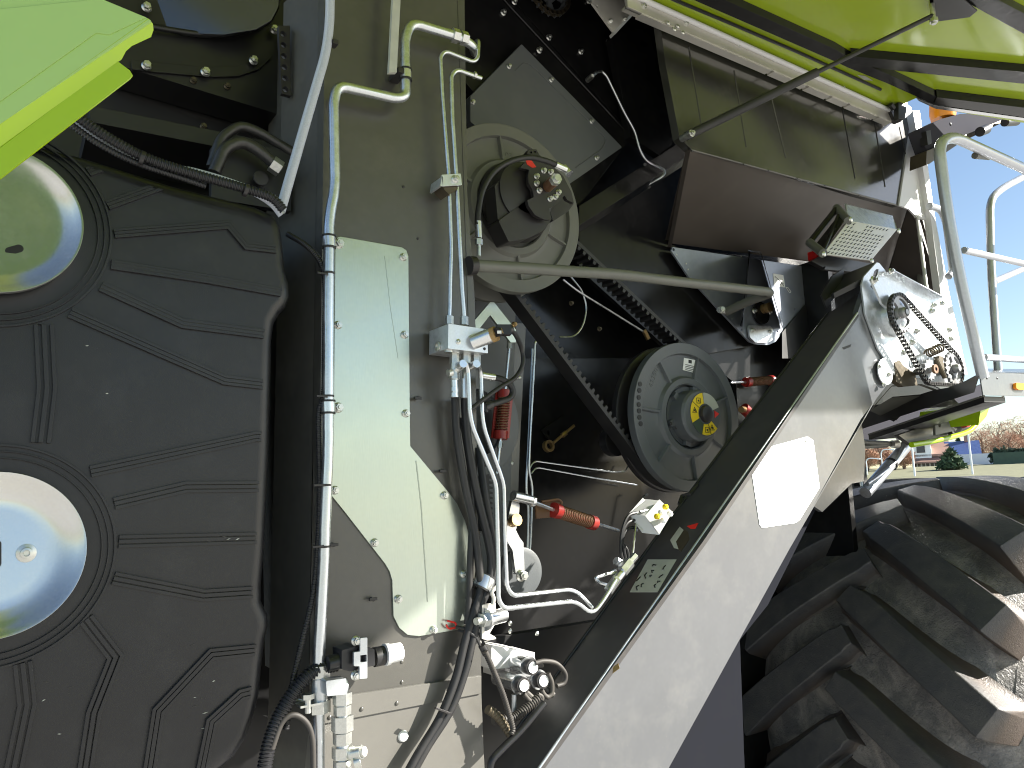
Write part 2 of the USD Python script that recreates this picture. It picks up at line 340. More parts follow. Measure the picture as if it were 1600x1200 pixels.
def gable(c, w, dp, h, over=.3):
    """roof, ridge across the view"""
    a = [np.asarray(c) + RH * s * (w / 2 + over) for s in (-1, 1)]; th = .25
    out = []
    for s in (-1, 1):
        e = EH * s * (dp / 2 + over); up = np.array([0, 0, h])
        out.append(prism([a[0] + e, a[1] + e, a[1] + up, a[0] + up], np.array([0, 0, th])))
    return out
# --- house with dormer
D0 = 112.
def house(u0, u1, vr, ve, vb, roofm, label, dormer, dp=9):
    p0, p1 = BG(u0, ve, D0), BG(u1, ve, D0); c = (p0 + p1) / 2; w = np.linalg.norm(p1 - p0); base = gz(c); zr = BG((u0 + u1) / 2, vr, D0 + dp / 2)[2]; ze = c[2]
    c = c + EH * dp / 2; h = thing('house', label, 'house')
    part('wall', boxr([c[0], c[1], base - 1], w, dp, ze - base + 1.1), 'render_wall', h)
    cc = np.array([c[0], c[1], ze])
    r = part('roof', gable(cc, w, dp, zr - ze), roofm, h)
    part('gable_wall', [prism([cc + RH * s * w / 2 - EH * dp / 2, cc + RH * s * w / 2 + EH * dp / 2, cc + RH * s * w / 2 + [0, 0, zr - ze]], -RH * s * .3) for s in (-1, 1)], 'render_wall', h)
    part('chimney', boxr(cc + RH * w * .2 + [0, 0, (zr - ze) * .8], .7, .7, 1.4), 'roof_tile', r)
    f = c - EH * (dp / 2 + .02)
    for k in range(4):
        o = f + RH * w * (-.36 + .24 * k); wd = part('window', boxr([o[0], o[1], ze - 1.75], 1.1, .1, 1.3), 'window_dark', h)
        part('frame', [boxr(np.array([o[0], o[1], ze - 1.75]) - EH * .06 + RH * s * .52, .1, .08, 1.3) for s in (-1, 0, 1)], 'sticker_white', wd)
    if dormer:
        q = BG(1440, 711, D0 + 1.2); d = part('dormer', boxr(q - [0, 0, .5], 2.3, 3, 1.9), 'sticker_white', h)
        part('window', boxr(q - EH * 1.52 + [0, 0, .25], .95, .08, .95), 'window_dark', d)
        part('roof', prism([q - EH * 1.9 + RH * 1.5 + [0, 0, 1.35], q - EH * 1.9 - RH * 1.5 + [0, 0, 1.35], q - EH * 1.9 + [0, 0, 2.5]], EH * 3.6), 'roof_tile', d)
        q = BG(1446, 724, D0 - 1.3); part('porch_roof', prism([q - RH * 3.1, q + RH * 2.2, q + RH * 2.2 + EH * 1.6 + [0, 0, .8], q - RH * 3.1 + EH * 1.6 + [0, 0, .8]], [0, 0, .2]), 'roof_tile', h)
    return h
house(1424, 1480, 692, 713, 739, 'roof_tile', 'distant house with red tiled roof and white dormer window', True)
house(1482, 1530, 692, 713, 730, 'solar', 'distant house wing with blue solar panels on its roof', False, 7.5)
c0 = BG(1534, 731, D0 - 3); gw = part('garden_wall', boxr([c0[0], c0[1], gz(c0) - .5], 7.5, .3, 1.8), 'render_wall'); dress(gw, 'low pale garden wall between the houses and the hedge', 'wall')
# --- leafy and bare growth
def leaves(c, rad, n, size, flat=1.0, thin=.25, rg=nrg):
    d = rg.normal(size=(n, 3)); d /= np.linalg.norm(d, axis=1, keepdims=True); rr = rg.uniform(.25, 1, n) ** .45
    ce = np.asarray(c) + d * rr[:, None] * np.asarray(rad); a = rg.normal(size=(n, 3)); a /= np.linalg.norm(a, axis=1, keepdims=True); b = np.cross(a, rg.normal(size=(n, 3))); b /= np.linalg.norm(b, axis=1, keepdims=True)
    s = size * rg.uniform(.5, 1.4, n)[:, None]
    V = np.stack([ce - a * s, ce + b * s * thin, ce + a * s, ce - b * s * thin], 1).reshape(-1, 3); i = np.arange(n)[:, None] * 4
    return (V, np.hstack([i, i + 1, i + 2, i + 3]))
def bare_tree(u, vt, d, wpx, mat, label, group='bare trees behind the houses'):
    top = BG(u, vt, d); base = np.array([top[0], top[1], gz(top) - .2]); h = top[2] - base[2]; w = wpx / F * d * 1.0 / 2
    t = thing('tree', label, 'tree', group); tr = [sweep(np.array([base, base + [0, 0, h * .45], base + [.2, .1, h * .8]]), np.array([.22, .16, .05]), 7)]
    br = []
    for k in range(11):
        a = nrg.uniform(0, 6.28); z0 = nrg.uniform(.25, .7) * h; e = base + np.array([math.cos(a) * w * .8, math.sin(a) * w * .8, min(z0 + nrg.uniform(.15, .4) * h, h * .97)])
        br.append(sweep(np.array([base + [0, 0, z0], (base + [0, 0, z0]) * .45 + e * .55 + [0, 0, .2], e]), np.array([.08, .05, .02]), 5))
    part('trunk', tr, 'bark', t); part('limb', br, 'bark', t)
    part('crown', leaves(base + [0, 0, h * .62], (w, w, h * .4), 1500, .42, thin=.06), mat, t, smooth=False); return t
sp = [(1352, 700, 98, 34, 'twig', 'bare brown tree seen low beside the arm'), (1374, 696, 104, 34, 'twig_red', 'bare reddish tree left of the red roofed house'),
      (1410, 700, 100, 30, 'twig', 'slender bare tree at the left gable of the red roofed house'), (1532, 672, 132, 40, 'twig_red', 'bare reddish tree behind the house with solar panels'),
      (1556, 658, 138, 56, 'twig', 'wide bare orange brown tree above the hedge'), (1592, 652, 140, 60, 'twig', 'tall bare tree at the far right above the hedge'), (1574, 676, 130, 44, 'twig_red', 'low reddish bare tree just above the hedge'), (1622, 656, 140, 60, 'twig', 'bare tree beyond the right end of the hedge')]
for s in sp: bare_tree(*s)
def fir(u, vt, d, wpx, label):
    top = BG(u, vt, d); base = np.array([top[0], top[1], gz(top) - .2]); h = top[2] - base[2]; w = wpx / F * d / 2
    t = thing('fir_tree', label, 'fir tree'); part('trunk', cyl(base, top, .16, 8, .02), 'bark', t); ms = []
    for k in range(9):
        f = k / 9; ms.append(leaves(base + [0, 0, h * (.18 + .78 * f)], (w * (1 - f) ** .8, w * (1 - f) ** .8, h * .06), int(170 * (1 - f) + 40), .36, thin=.3))
    part('crown', ms, 'fir_leaf', t, smooth=False)
fir(1484, 699, 95, 40, 'dark green fir tree standing in front of the two houses'); fir(1478, 683, 135, 12, 'small far fir tree above the red roof'); fir(1496, 680, 136, 14, 'small far fir tree above the solar roof')
c0, c1 = BG(1553, 729, 104), BG(1640, 729, 104); mid = (c0 + c1) / 2; hg = thing('hedge', 'tall clipped dark green hedge at the edge of the grass', 'hedge')
Lh = np.linalg.norm(c1 - c0); part('core', boxr([mid[0], mid[1], gz(mid) - .3], Lh, 1.0, BG(1590, 706, 104)[2] - gz(mid) + .3), 'hedge_leaf', hg)
ms = []
for k in range(26):
    p = c0 + (c1 - c0) * (k + .5) / 26; zt = BG(1590, 706, 104)[2] + nrg.uniform(-.1, .35)
    ms.append(leaves([p[0], p[1], (zt + gz(p)) / 2 + .2], (.22, .62, (zt - gz(p)) / 2 + .2), 130, .22, thin=.5))
part('foliage', ms, 'hedge_leaf', hg, smooth=False)
for (u, vt, d, curve, lb) in [(1424, 690, 84, 0, 'slim pale lamp post left of the red roofed house'), (1512, 672, 84, 0, 'pale lamp post in front of the solar roof'), (1376, 702, 90, 1, 'curved lamp post among the bare trees, the right one'), (1353, 716, 90, 1, 'curved lamp post among the bare trees, the left one')]:
    top = BG(u, vt, d); b = np.array([top[0], top[1], gz(top) - .2]); t = thing('street_lamp', lb, 'lamp post')
    part('pole', sweep(np.vstack([[b], fillet([b + [0, 0, 1], top, top + RH * (1.2 if curve else .02) + [0, 0, -.1 if curve else .3]], .9)]), .09 if not curve else .06, 8), 'lamp_pole', t)
    if curve: part('lamp_head', bx(top + RH * 1.3 + [0, 0, -.12], (.5, .3, .12)), 'lamp_pole', t)
fx = np.linspace(-260, 260, 53); V = []
for s in fx:
    b = EH * 330 + RH * (s + 140); hh = 14 + 9 * math.sin(s * .021 + 1) + 6 * math.sin(s * .05)
    V += [b + [0, 0, -3], b + EH * 60 + [0, 0, max(hh * .7, 2)], b + EH * 140 + [0, 0, max(hh, 3)], b + EH * 260 + [0, 0, -3]]
i = (np.arange(52)[:, None] * 4 + np.arange(3)).ravel(); part('hills', (np.array(V), np.stack([i, i + 4, i + 5, i + 1], 1)), 'hill_soil', smooth=True, kind='structure')

# ================================================================ the machine
H = thing('combine_harvester', 'dark grey and lime green combine harvester with side panels open showing pipes and pulleys', 'combine harvester')
# ---- hull behind everything: inner walls, with unseen roof and upper wall added to block sun
hull = part('inner_wall', [bx((1.35, 2.215, 2.2), (3.4, .03, 3.2)), bx((1.32, 1.93, 3.80), (3.5, .6, .02)), bx((1.32, 1.635, 3.64), (3.5, .02, .34))], 'dark_paint', H, 'dark back wall of the drive bay with unseen sun blocking roof and wall')
part('bay_floor', bx((1.2, 1.95, .62), (2.6, .5, .03)), 'dark_paint', H)
part('bay_front_wall', bx((2.95, 2.03, 2.0), (.03, .34, 1.7)), 'dark_paint', H)

# ---- casing column
YC = 1.5
colpx = [(508, -60), (725, -60), (730, 300), (742, 470), (745, 700), (748, 900), (752, 1058), (511, 1094), (500, 700)]
col = part('casing_column', slab(colpx, YC, .4), 'anthracite', H, 'upright dark grey casing with its flat front')
q = [P(508, -60, YC), P(511, 1094, YC), P(470, 1300, YC)]
part('side_cheek', prism([P(508, -60, YC) + [.001, .04, 0], P(500, 700, YC) + [.001, .04, 0], P(490, 1300, YC) + [.001, .04, 0], P(490, 1300, YC) + [-.03, .19, 0], P(508, -60, YC) + [-.03, .19, 0]], [.01, 0, 0]), 'anthracite', H, 'dark rear face of the casing column')
part('seam', slab([(713, -60), (714, -60), (733, 500), (735, 700), (734, 700), (732, 500)], YC - .0015, .003), 'anthracite', col)
lowp = part('lower_casing', slab([(495, 1131), (752, 1082), (757, 1200), (760, 1300), (488, 1300), (492, 1200)], YC - .004, .3), 'casing_sunlit_grey', H, 'sunlit lower grey casing sheet below the fold strip')
strip = part('fold_strip', slab([(510, 1092), (752, 1056), (752, 1083.5), (494, 1133)], YC - .009, .06), 'casing_sunlit_grey', H, 'folded strip across the casing')
bolts(strip, [(565, 1108), (620, 1099), (515, 1121), (700, 1086)], YC - .009, .0045, 'anthracite', 'dome', name='rivet')
bolts(col, [(628, 1034), (628, 1066)], YC, .004, 'anthracite', 'dome', name='rivet')
bolts(lowp, [(630, 1150)], YC - .004, .0115, 'sticker_white', 'dome', name='plug', label='white domed plug')
bolts(col, [(630, 292), (653, 373), (530, 263)], YC, .0035, 'hub_black', 'dome', name='clip_stud')
for (u, v) in [(653, 622), (692, 736), (522, 851), (583, 936)]:
    part('cable_clip', [cyl(P(u - 3, v, YC), P(u - 3, v, YC) + [0, -.012, 0], .004, 8), bx(P(u, v, YC - .014), (.016, .005, .006))], 'hub_black', col)
# stencilled dots along the lower casing
for k in range(16):
    pass
# top left sheet behind the upper end of the column (lighter band)
cov = part('cover_sheet', slab([(527, 371), (532, 369.5), (628, 386.5), (635, 391), (638, 400), (641, 697), (700, 768), (714, 787), (727, 815), (733, 838), (733, 962), (729, 974), (715, 984), (655, 994), (637, 992), (624, 981), (615, 963), (613, 907), (609, 893), (602, 881), (539, 800), (518, 774), (521, 700), (524, 380)], YC - .005, .0045, r=.004), 'cover_sheet', H, 'pale metal cover sheet with flange nuts')
bolts(cov, [(630, 402), (528, 508), (632, 523), (634, 646), (523, 766), (694, 774), (585, 848), (725, 897), (622, 936), (677, 984)], YC - .005, .0085)
bolts(cov, [(528, 637), (529, 381)], YC - .005, .0105)
# bare crease of the sheet
part('crease', sweep(np.array(pts([(601, 400), (610, 480), (622, 560)], YC - .0052)), .0006, 6), 'cover_sheet', cov); part('crease', sweep(np.array(pts([(650, 720), (658, 790), (662, 850), (668, 940)], YC - .0052)), .0012, 6), 'cover_sheet', cov)

# ---- rear black region above the tank
YB = 1.95
part('rear_bulkhead', slab([(-200, -120), (470, -120), (470, 420), (-200, 420)], YB, .03), 'black_paint', H, 'black bulkhead above the tank')
def quadring(px, y, th, w): 
    q = Polygon([(P(u, v, y)[0], P(u, v, y)[2]) for u, v in px]); return slabw(rnd(q, .05).difference(rnd(q, .05).buffer(-w)), y, th)
duct = part('air_duct', slab([(140, -90), (452, -90), (449, 150), (440, 180), (180, 100), (140, 20)], YB - .12, .11, r=.01), 'black_paint', H, 'black moulded duct plate')
part('duct_opening', slabn([(150, -90), (437, -90), (435, 10), (424, 32), (400, 46), (350, 54), (300, 52), (240, 44), (190, 30)], P(330, 20, YB - .16), unit([-.35, -.93, -.13]), .012, r=.01), 'gloss_black', duct, 'smooth black panel reflecting the sky')
part('lip', hose([(180, 30), (250, 44), (320, 54), (370, 52), (405, 40), (428, 18), (437, -20)], YB - .137, .007), 'black_paint', duct)
part('flange_band', slab([(205, 93), (240, 97), (320, 105), (372, 104), (400, 94), (420, 78), (424, 90), (405, 108), (372, 119), (330, 120), (240, 112), (206, 108)], YB - .128, .012, r=.003), 'black_paint', duct)
bolts(duct, [(229, 12), (229, 103), (321, 113), (396, 95), (428, 47)], YB - .137, .011, 'zinc', 'nut')
bolts(duct, [(302, 126), (355, 135), (445, 168), (318, 198)], YB - .122, .008, 'chain_rust', 'nut')
ang = part('hole_strip', slab([(435, 40), (453, 40), (455, 150), (440, 146)], 1.635, .012, holes=[(442.5 + .7 * k, 53 + 17.3 * k, .0068) for k in range(6)]), 'hub_black', H, 'black strip with a row of holes')
part('hole_backing', slab([(435, 40), (452, 40), (454, 150), (440, 146)], 1.652, .003), 'braid', ang)
part('ledge', prism([P(140, 165, 1.72), P(455, 228, 1.72), P(455, 252, 1.72), P(140, 190, 1.72)], [0, .2, -.02]), 'black_paint', H, 'black ledge above the tank')

# ---- black ribbed tank with two pressed discs
YT = 1.45
def XZ(px, y): return [(P(u, v, y)[0], P(u, v, y)[2]) for u, v in px]
tank_px = [(-120, 190), (60, 222), (130, 240), (200, 262), (270, 285), (330, 300), (400, 318), (432, 332), (443, 352), (447, 385), (450, 420), (456, 440), (457, 462), (451, 478), (440, 490), (432, 505), (429, 530), (428, 600), (425, 700), (421, 780), (418, 860), (413, 915), (413, 940), (423, 962), (424, 980), (419, 1000), (414, 1040), (410, 1085), (402, 1120), (390, 1155), (372, 1185), (350, 1204), (320, 1225), (200, 1260), (-120, 1300)]
tq = Polygon(XZ(tank_px, YT)); tq = tq.buffer(-.006).buffer(.012).buffer(-.006)
tank = part('plastic_tank', bevslab(tq, YT, .42, .026, 6), 'tank_plastic', H, 'black ribbed plastic tank', smooth=40)
def ridge(px, w, y=YT, h=.0065, closed=None):
    """moulded band on the tank face: two parallel beads with a groove between them"""
    l = LineString(XZ(px, y)); o = l.buffer(w / 2, cap_style=2, join_style=2, mitre_limit=3).intersection(tq.buffer(-.022)); i = l.buffer(w / 2 - .0055, cap_style=2, join_style=2, mitre_limit=3)
    b = [slabw(g, y - h, h + .004) for g in getattr(o.difference(i), 'geoms', [o.difference(i)]) if g.area > 1e-6]
    c_ = l.buffer(.0032, cap_style=2).intersection(tq.buffer(-.024)); return b + [slabw(g, y - h, h + .004) for g in getattr(c_, 'geoms', [c_]) if g.area > 1e-6]
ribs = [([(173, 414), (320, 436), (452, 460)], 15), ([(157, 448), (285, 506), (432, 525)], 16), ([(109, 489), (350, 594), (427, 603)], 17), ([(68, 508), (73, 608), (63, 692)], 26),
        ([(141, 737), (400, 682), (425, 684)], 18), ([(178, 787), (290, 761), (422, 760)], 19), ([(185, 846), (417, 840)], 20), ([(177, 903), (317, 930), (411, 924)], 20), ([(134, 967), (180, 1026), (146, 1113), (128, 1230)], 22),
        ([(230, 1220), (247, 1110), (330, 1022), (419, 1013)], 20), ([(313, 1210), (330, 1127), (376, 1085), (410, 1076)], 19), ([(35, 1035), (42, 1100), (15, 1230)], 26),
        ([(178, 366), (357, 352), (385, 385), (446, 392)], 14), ([(167, 322), (258, 289), (300, 296)], 14), ([(137, 270), (175, 256)], 14)]
for px, w in ribs:
    d0 = P(px[0][0], px[0][1], YT); m_ = np.linalg.norm(P(px[0][0], px[0][1] + 1, YT) - d0)
    part('moulded_rib', ridge(px, w * m_), 'tank_plastic', tank)
discs = [((-.007, 2.364), .1245), ((.016, 1.8375), .1248)]
for k, (c, r) in enumerate(discs):
    t0 = Point(c)
    for r0, r1 in ((1.19, 1.205), (1.27, 1.285), (1.34, 1.37)):
        part('moulded_ring', slabw(t0.buffer(r * r1, quad_segs=32).difference(t0.buffer(r * r0, quad_segs=32)), YT - .005, .008), 'tank_plastic', tank)
    cc = np.array([c[0], YT - .007, c[1]])
    prof = [(0, .004), (r * .55, .004), (r * .66, .0045), (r * .78, .007), (r * .90, .017), (r * .965, .0235), (r, .0245), (r * 1.004, .022), (r * .99, .01), (r * .95, -.004), (0, -.01)]
    dsk = part('pressed_disc', rev([(a, b) for a, b in prof[::-1]], cc, [0, -1, .07 + .06 * k], 96), 'disc_steel', H, ['upper pressed steel disc half hidden by the green hatch', 'lower pressed steel disc with a bolt'][k], smooth=50)
    s = LineString([(c[0] + .018, c[1] - .052), (c[0] + .030, c[1] - .048)]) if k == 0 else LineString([(c[0] - .0265, c[1] - .018), (c[0] - .0265, c[1] + .02)])
    s = LineString(XZ([(15, 396), (29, 392)], YT)) if k == 0 else LineString(XZ([(-6, 850), (-6, 880)], YT))
    part('slot', slabw(s.buffer(.0065), YT - .0145, .004), 'print_black', dsk)
    if k: bolts(dsk, [(41, 864)], YT - .013, .014, 'zinc', 'cap', label='bolt with washer')

for k in range(30):
    u, v = [(rng.gauss(345, 40), rng.gauss(1070, 45)), (rng.gauss(320, 30), rng.gauss(1120, 40)), (rng.uniform(110, 400), rng.uniform(520, 720)), (rng.uniform(20, 200), rng.uniform(1060, 1190)), (rng.uniform(240, 400), rng.choice([844, 851, 837]))][k % 5]
    L_ = rng.uniform(3, 13) * (.5 if k % 5 == 2 else 1); a_ = rng.uniform(-.5, .3); dx_, dy_ = L_ * math.cos(a_), L_ * math.sin(a_); w_ = rng.uniform(.5, 1.1)
    part('scuff_mark', slab([(u, v), (u + dx_ * .5, v + dy_ * .5 - w_), (u + dx_, v + dy_), (u + dx_ * .5, v + dy_ * .5 + w_)], YT - .0072 if k % 5 == 4 else YT - .0006, .0005), 'hose_dusty' if k % 3 else 'sticker_silver', tank)
# ---- green hatch, near and open
nh = unit([-.3, -.95, .1]); ph = P(200, 60, 1.06)
hatch = part('rear_hatch', slabn([(-220, -140), (60, -140), (158, -2), (228, 27), (236, 32), (0, 194), (-220, 346)], ph, nh, .004), 'hatch_sky_sheen', H, 'lime green open hatch panel near the camera')
def onh(u, v, off=0): return PL(u, v, ph - nh * off, nh)
e0, e1 = onh(232, 30), onh(0, 194); dh = unit(e1 - e0); wh_ = np.cross(dh, nh); wh_ = wh_ if wh_[2] < 0 else -wh_
n2 = unit(nh * .62 - wh_ * .78 * -1.0); 
part('edge_fold', slabn([(232, 29), (239, 37), (240, 47), (236, 58), (206, 72), (197, 80), (190, 93), (183, 98), (-220, 400), (-220, 350), (0, 194)], e0, n2, .003), 'lime', hatch)
f0 = PL(183, 97, e0, n2)
part('edge_flange', slabn([(180, 96), (183, 95), (203, 110), (207, 117), (203, 122), (-220, 448), (-220, 396)], f0, nh, .003), 'lime', hatch)
part('upper_return', slabn([(158, -2), (228, 27), (170, 54), (150, 51), (0, 158), (-60, 200), (-60, 20)], ph + nh * .0015, nh, .0012), 'hatch_sky_sheen', hatch)

# ---- corrugated looms and hoses at the tank's top
lm = [(110, 180), (160, 215), (225, 250), (300, 275), (380, 298), (420, 312), (440, 332)]
part('cable_loom', corrugated([(u + 4, v - 3, 1.405) for u, v in lm], 1.40, .0095, .0058), 'loom_plastic', H, 'thick corrugated black loom along the top of the tank')
part('cable_loom', corrugated([(100, 186), (150, 222), (210, 253), (290, 280), (322, 291)], 1.415, .006, .005), 'loom_plastic', H, 'thinner corrugated loom beneath the thick one')
part('overflow_hose', hose([(115, 186), (170, 226), (235, 256), (300, 268), (350, 282), (395, 299), (425, 318), (440, 336)], 1.43, .0075), 'braid', H, 'pale braided hose behind the black loom')
for (u, v) in [(222, 247), (384, 297)]:
    part('loom_tie', place(trimesh.creation.annulus(.0105, .0125, .007), P(u, v, 1.402), P(u + 20, v + 8, 1.40) - P(u - 20, v - 8, 1.40)), 'hub_black', H)
for k, px in enumerate([[(330, 262, 1.62), (345, 215), (375, 196), (400, 204), (470, 245)], [(335, 270, 1.55), (350, 232), (378, 220), (405, 235), (440, 266)]]):
    pp = part('coolant_pipe', sweep(fillet(pts([(q[0], q[1]) for q in px], 1.62 - .04 * k), .06), .013 if k else .011, 16), 'chain_steel', H, ['upper bent pipe behind the tank', 'lower bent pipe with a union nut'][k])
    if k: part('union_nut', place(hexn(.018, .022), P(424, 255, 1.58), P(440, 266, 1.58) - P(424, 255, 1.58)), 'zinc', pp)
part('rubber_grommet', rev([(0, 0), (.016, 0), (.016, .004), (.0, .006)], P(407, 279, 1.6), NY, 20), 'hub_black', H)
part('grommet_plate', slab([(330, 230), (455, 230), (455, 330), (330, 310)], 1.62, .02), 'black_paint', H)

# ---- pipes on the column
YP = 1.455
bp = part('drain_conduit', tube([(517, -60), (515, 40), (509, 84), (478, 190), (438, 330)], 1.44, .0098, .12, 14), 'braid', H, 'pale braided conduit slanting down to the tank')
part('cable_tie', bx(P(522, 68, 1.44), (.012, .02, .01)), 'hub_black', bp)
fl = part('flat_strip', slab([(617, -60), (629, -60), (620, 113), (608, 113)], 1.44, .01), 'sticker_silver', H, 'short pale plastic strip at the top of the casing')
mp = part('main_pipe', sweep(fillet(pts([(742, 82, 1.49), (738, 70, 1.455), (716, 57), (643, 36), (633, 60), (634, 150), (620, 154), (528, 134), (521, 160), (524, 290), (514, 345), (513, 520), (513, 690), (507, 850), (498, 1040), (498, 1300)], YP), .028), .0112, 16), 'tube_steel', H, 'thick galvanised pipe running the full height of the casing')
for (u, v, s) in [(711, 56, .0165), (724, 60, .0165), (499, 1051, .02), (499, 1106, .021)]:
    d = (P(730, 62, YP) - P(700, 53, YP)) if v < 100 else np.array([0, 0, 1.]); n_ = place(hexn(s, .017 if v < 100 else .022), P(u, v, YP) - unit(d) * .008, d); part('union_nut', n_, 'zinc', mp)
part('sleeve', cyl(P(499, 1060, YP), P(499, 1098, YP), .0145, 16), 'galvanised', mp)
for (u, v) in [(634, 117), (514, 378), (513, 636)]:
    cl = part('pipe_clip', [place(trimesh.creation.annulus(.0112, .0132, .02), P(u, v, YP), [0, 0, 1])], 'bright_steel', mp)
    part('rubber_band', [place(trimesh.creation.annulus(.0112, .0142, .004), P(u, v, YP) + [0, 0, s * .012], [0, 0, 1]) for s in (-1, 1)], 'rubber', mp)
for (u, v) in [(513, 427), (512, 619), (508, 758), (506, 854)]:
    part('cable_tie', [place(trimesh.creation.annulus(.0112, .0128, .004), P(u, v, YP), [0, 0, 1]), bx(P(u - 9, v, YP - .012), (.022, .003, .004))], 'hub_black', mp)
part('clip_tab', bx(P(622, 118, 1.47), (.022, .05, .012)), 'hub_black', mp)
p1 = part('thin_pipe', tube([(738, 70, 1.52), (748, 62, 1.47), (747, 90), (740, 97), (696, 80), (688, 88), (692, 160), (701, 272), (705, 380), (703, 462), (702, 500)], 1.455, .0048, .016), 'tube_steel', H, 'left one of the two thin pipes down to the valve block')
p2 = part('thin_pipe', tube([(752, 122), (714, 109), (705, 118), (707, 190), (713, 275), (719, 395), (722, 456), (726, 505)], 1.45, .0052, .016), 'tube_steel', H, 'right one of the two thin pipes down to the valve block')
for p_, (u, v) in ((p1, (702, 500)), (p2, (725, 501))):
    part('pipe_nut', cyl(P(u, v - 6, 1.452), P(u, v + 7, 1.452), .0098, 6), 'zinc', p_)
part('ferrule', place(hexn(.0085, .006), P(740, 117, 1.45), P(752, 122, 1.45) - P(714, 109, 1.45)), 'zinc', p2)
pc = part('pipe_clamp', [slab([(690, 273), (720, 271), (722, 289), (691, 291)], 1.437, .004, r=.002), slab([(688, 290), (690, 276), (692, 276), (691, 291)], 1.437, .05)], 'galvanised', H, 'galvanised double clamp over the thin pipes')
part('rubber_insert', slab([(691, 289), (719, 287), (714, 297), (702, 304), (694, 296)], 1.445, .04), 'chain_rust', pc); bolts(pc, [(711, 280)], 1.437, .009)
# corrugated looms beside the main pipe
part('cable_loom', corrugated([(450, 366, 1.56), (480, 385, 1.5), (502, 412), (508, 450), (507, 560), (506, 615), (498, 650), (500, 760), (497, 850), (489, 930), (470, 1010), (455, 1080), (447, 1140)], 1.47, .0062, .0046), 'loom_plastic', H, 'narrow corrugated loom tied to the thick pipe')
part('cable_loom', corrugated([(526, 1038), (500, 1045), (478, 1058), (456, 1085), (436, 1120), (420, 1165), (408, 1230)], 1.45, .0135, .0062), 'loom_plastic', H, 'thick corrugated loom curving down from the connector')
part('bracket_wire', tube([(476, 1094), (460, 1093), (452, 1100), (449, 1140)], 1.47, .003, .01, 8), 'bright_steel', H)
part('hose_loop', hose([(425, 1170), (440, 1130), (458, 1117), (478, 1128), (488, 1155), (490, 1215)], 1.44, .0052), 'hose_dusty', H, 'thin dusty hose looping below the fitting')
part('stay_bolt', [place(hexn(.012, .009), P(481, 1092, 1.44), [0, 0, 1]), cyl(P(481, 1090, 1.44), P(481, 1114, 1.44), .006, 10), bx(P(479, 1098, 1.46), (.04, .05, .004))], 'zinc', H)
for s in ((515, 1200, 545, 1060),): pass
# electric connector
cn = part('plug_connector', [cyl(P(512, 1037, 1.44), P(538, 1031, 1.44), .014, 14, .016), slab([(534, 1016), (550, 1012), (556, 1009), (570, 1010), (571, 1044), (546, 1049), (534, 1046)], 1.42, .045, r=.003), slab([(569, 1011), (585, 1014), (586, 1040), (570, 1043)], 1.412, .06, r=.002), cyl(P(584, 1027, 1.44), P(604, 1023, 1.44), .0185, 18)], 'loom_plastic', H, 'black plug connector on a bracket')
part('bracket', slab([(563, 997), (574, 996), (574, 1060), (562, 1061), (562, 1041), (553, 1041), (553, 1019), (563, 1018)], 1.405, .006, r=.002, holes=[[(563, 1024), (573, 1023), (573, 1034), (563, 1035)]]), 'galvanised', cn)
part('cap', [cyl(P(601, 1023, 1.435), P(607, 1022, 1.435), .021, 20), cyl(P(606, 1022, 1.435), P(626, 1018, 1.435), .0185, 20, .0175)], 'post_white', cn, 'pale screw cap'); bolts(cn, [(556, 1001), (555, 1055)], 1.42, .009)
# stack of fittings
fs = part('fitting_stack', [cyl(P(520, 1074, 1.43), P(540, 1071, 1.43), .014, 14), slab([(509, 1064), (541, 1060), (542, 1085), (511, 1088)], 1.41, .03, r=.003)], 'galvanised', H, 'column of galvanised couplings beside the thick pipe')
for v0, v1, s in [(1082, 1100, .018), (1102, 1116, .0165), (1118, 1142, .0205), (1144, 1162, .0175), (1166, 1184, .0195), (1187, 1230, .017)]:
    part('coupling', place(hexn(s, abs(P(535, v0, 1.43)[2] - P(535, v1, 1.43)[2])), P(535, v1, 1.43), [0, 0, 1]), 'zinc', fs)
part('core_tube', cyl(P(535, 1084, 1.43), P(535, 1300, 1.43), .011, 14), 'galvanised', fs)
part('test_port', [cyl(P(543, 1178, 1.425), P(566, 1175, 1.40), .012, 16), place(trimesh.creation.annulus(.010, .014, .012), P(558, 1190, 1.41), [1, -.4, .2])], 'zinc', fs); part('yellow_tip', cyl(P(563, 1175, 1.404), P(570, 1174, 1.396), .009, 14), 'rail_alloy', fs)
# ---- valve block on the casing edge
YV = 1.40
vb = part('valve_block', slab([(700.5, 505.5), (761.5, 514.5), (762.5, 552), (700, 544.5)], YV, .085, r=.0015), 'galvanised', H, 'galvanised hydraulic valve block on the edge of the casing')
ax = unit(P(772, 522, 1.36) - P(742, 534, 1.40)); sol = part('solenoid', [cyl(P(738, 535, YV + .002), P(768, 524, 1.37), .0165, 22)], 'bright_steel', vb)
capb = P(768, 524, 1.37); part('brown_cap', [cyl(capb, capb + ax * .012, .0165, 20), cyl(capb + ax * .01, capb + ax * .03, .0085, 12)], 'brown_cap', vb, 'brown solenoid cap')
bolts(vb, [(716, 534)], YV, .006, 'zinc', 'cap', name='plug'); bolts(vb, [(757, 517), (757, 545)], YV, .0035, 'print_black', 'dome', name='screw')
part('plug', rev([(0, 0), (.011, 0), (.011, .003), (.006, .004), (.006, .001), (0, .001)], P(700.3, 536, YV)[:3] + [-.001, .042, 0], [-1, 0, 0], 18), 'zinc', vb)
cnn = part('solenoid_plug', [cyl(P(776, 519, 1.35), P(798, 515, 1.36), .0105, 14), bx(P(787, 516, 1.35), (.03, .02, .022), -.4)], 'loom_plastic', H, 'black plug on the solenoid'); part('label', bx(P(780, 519, 1.338), (.009, .003, .006), -.4), 'sticker_white', cnn)
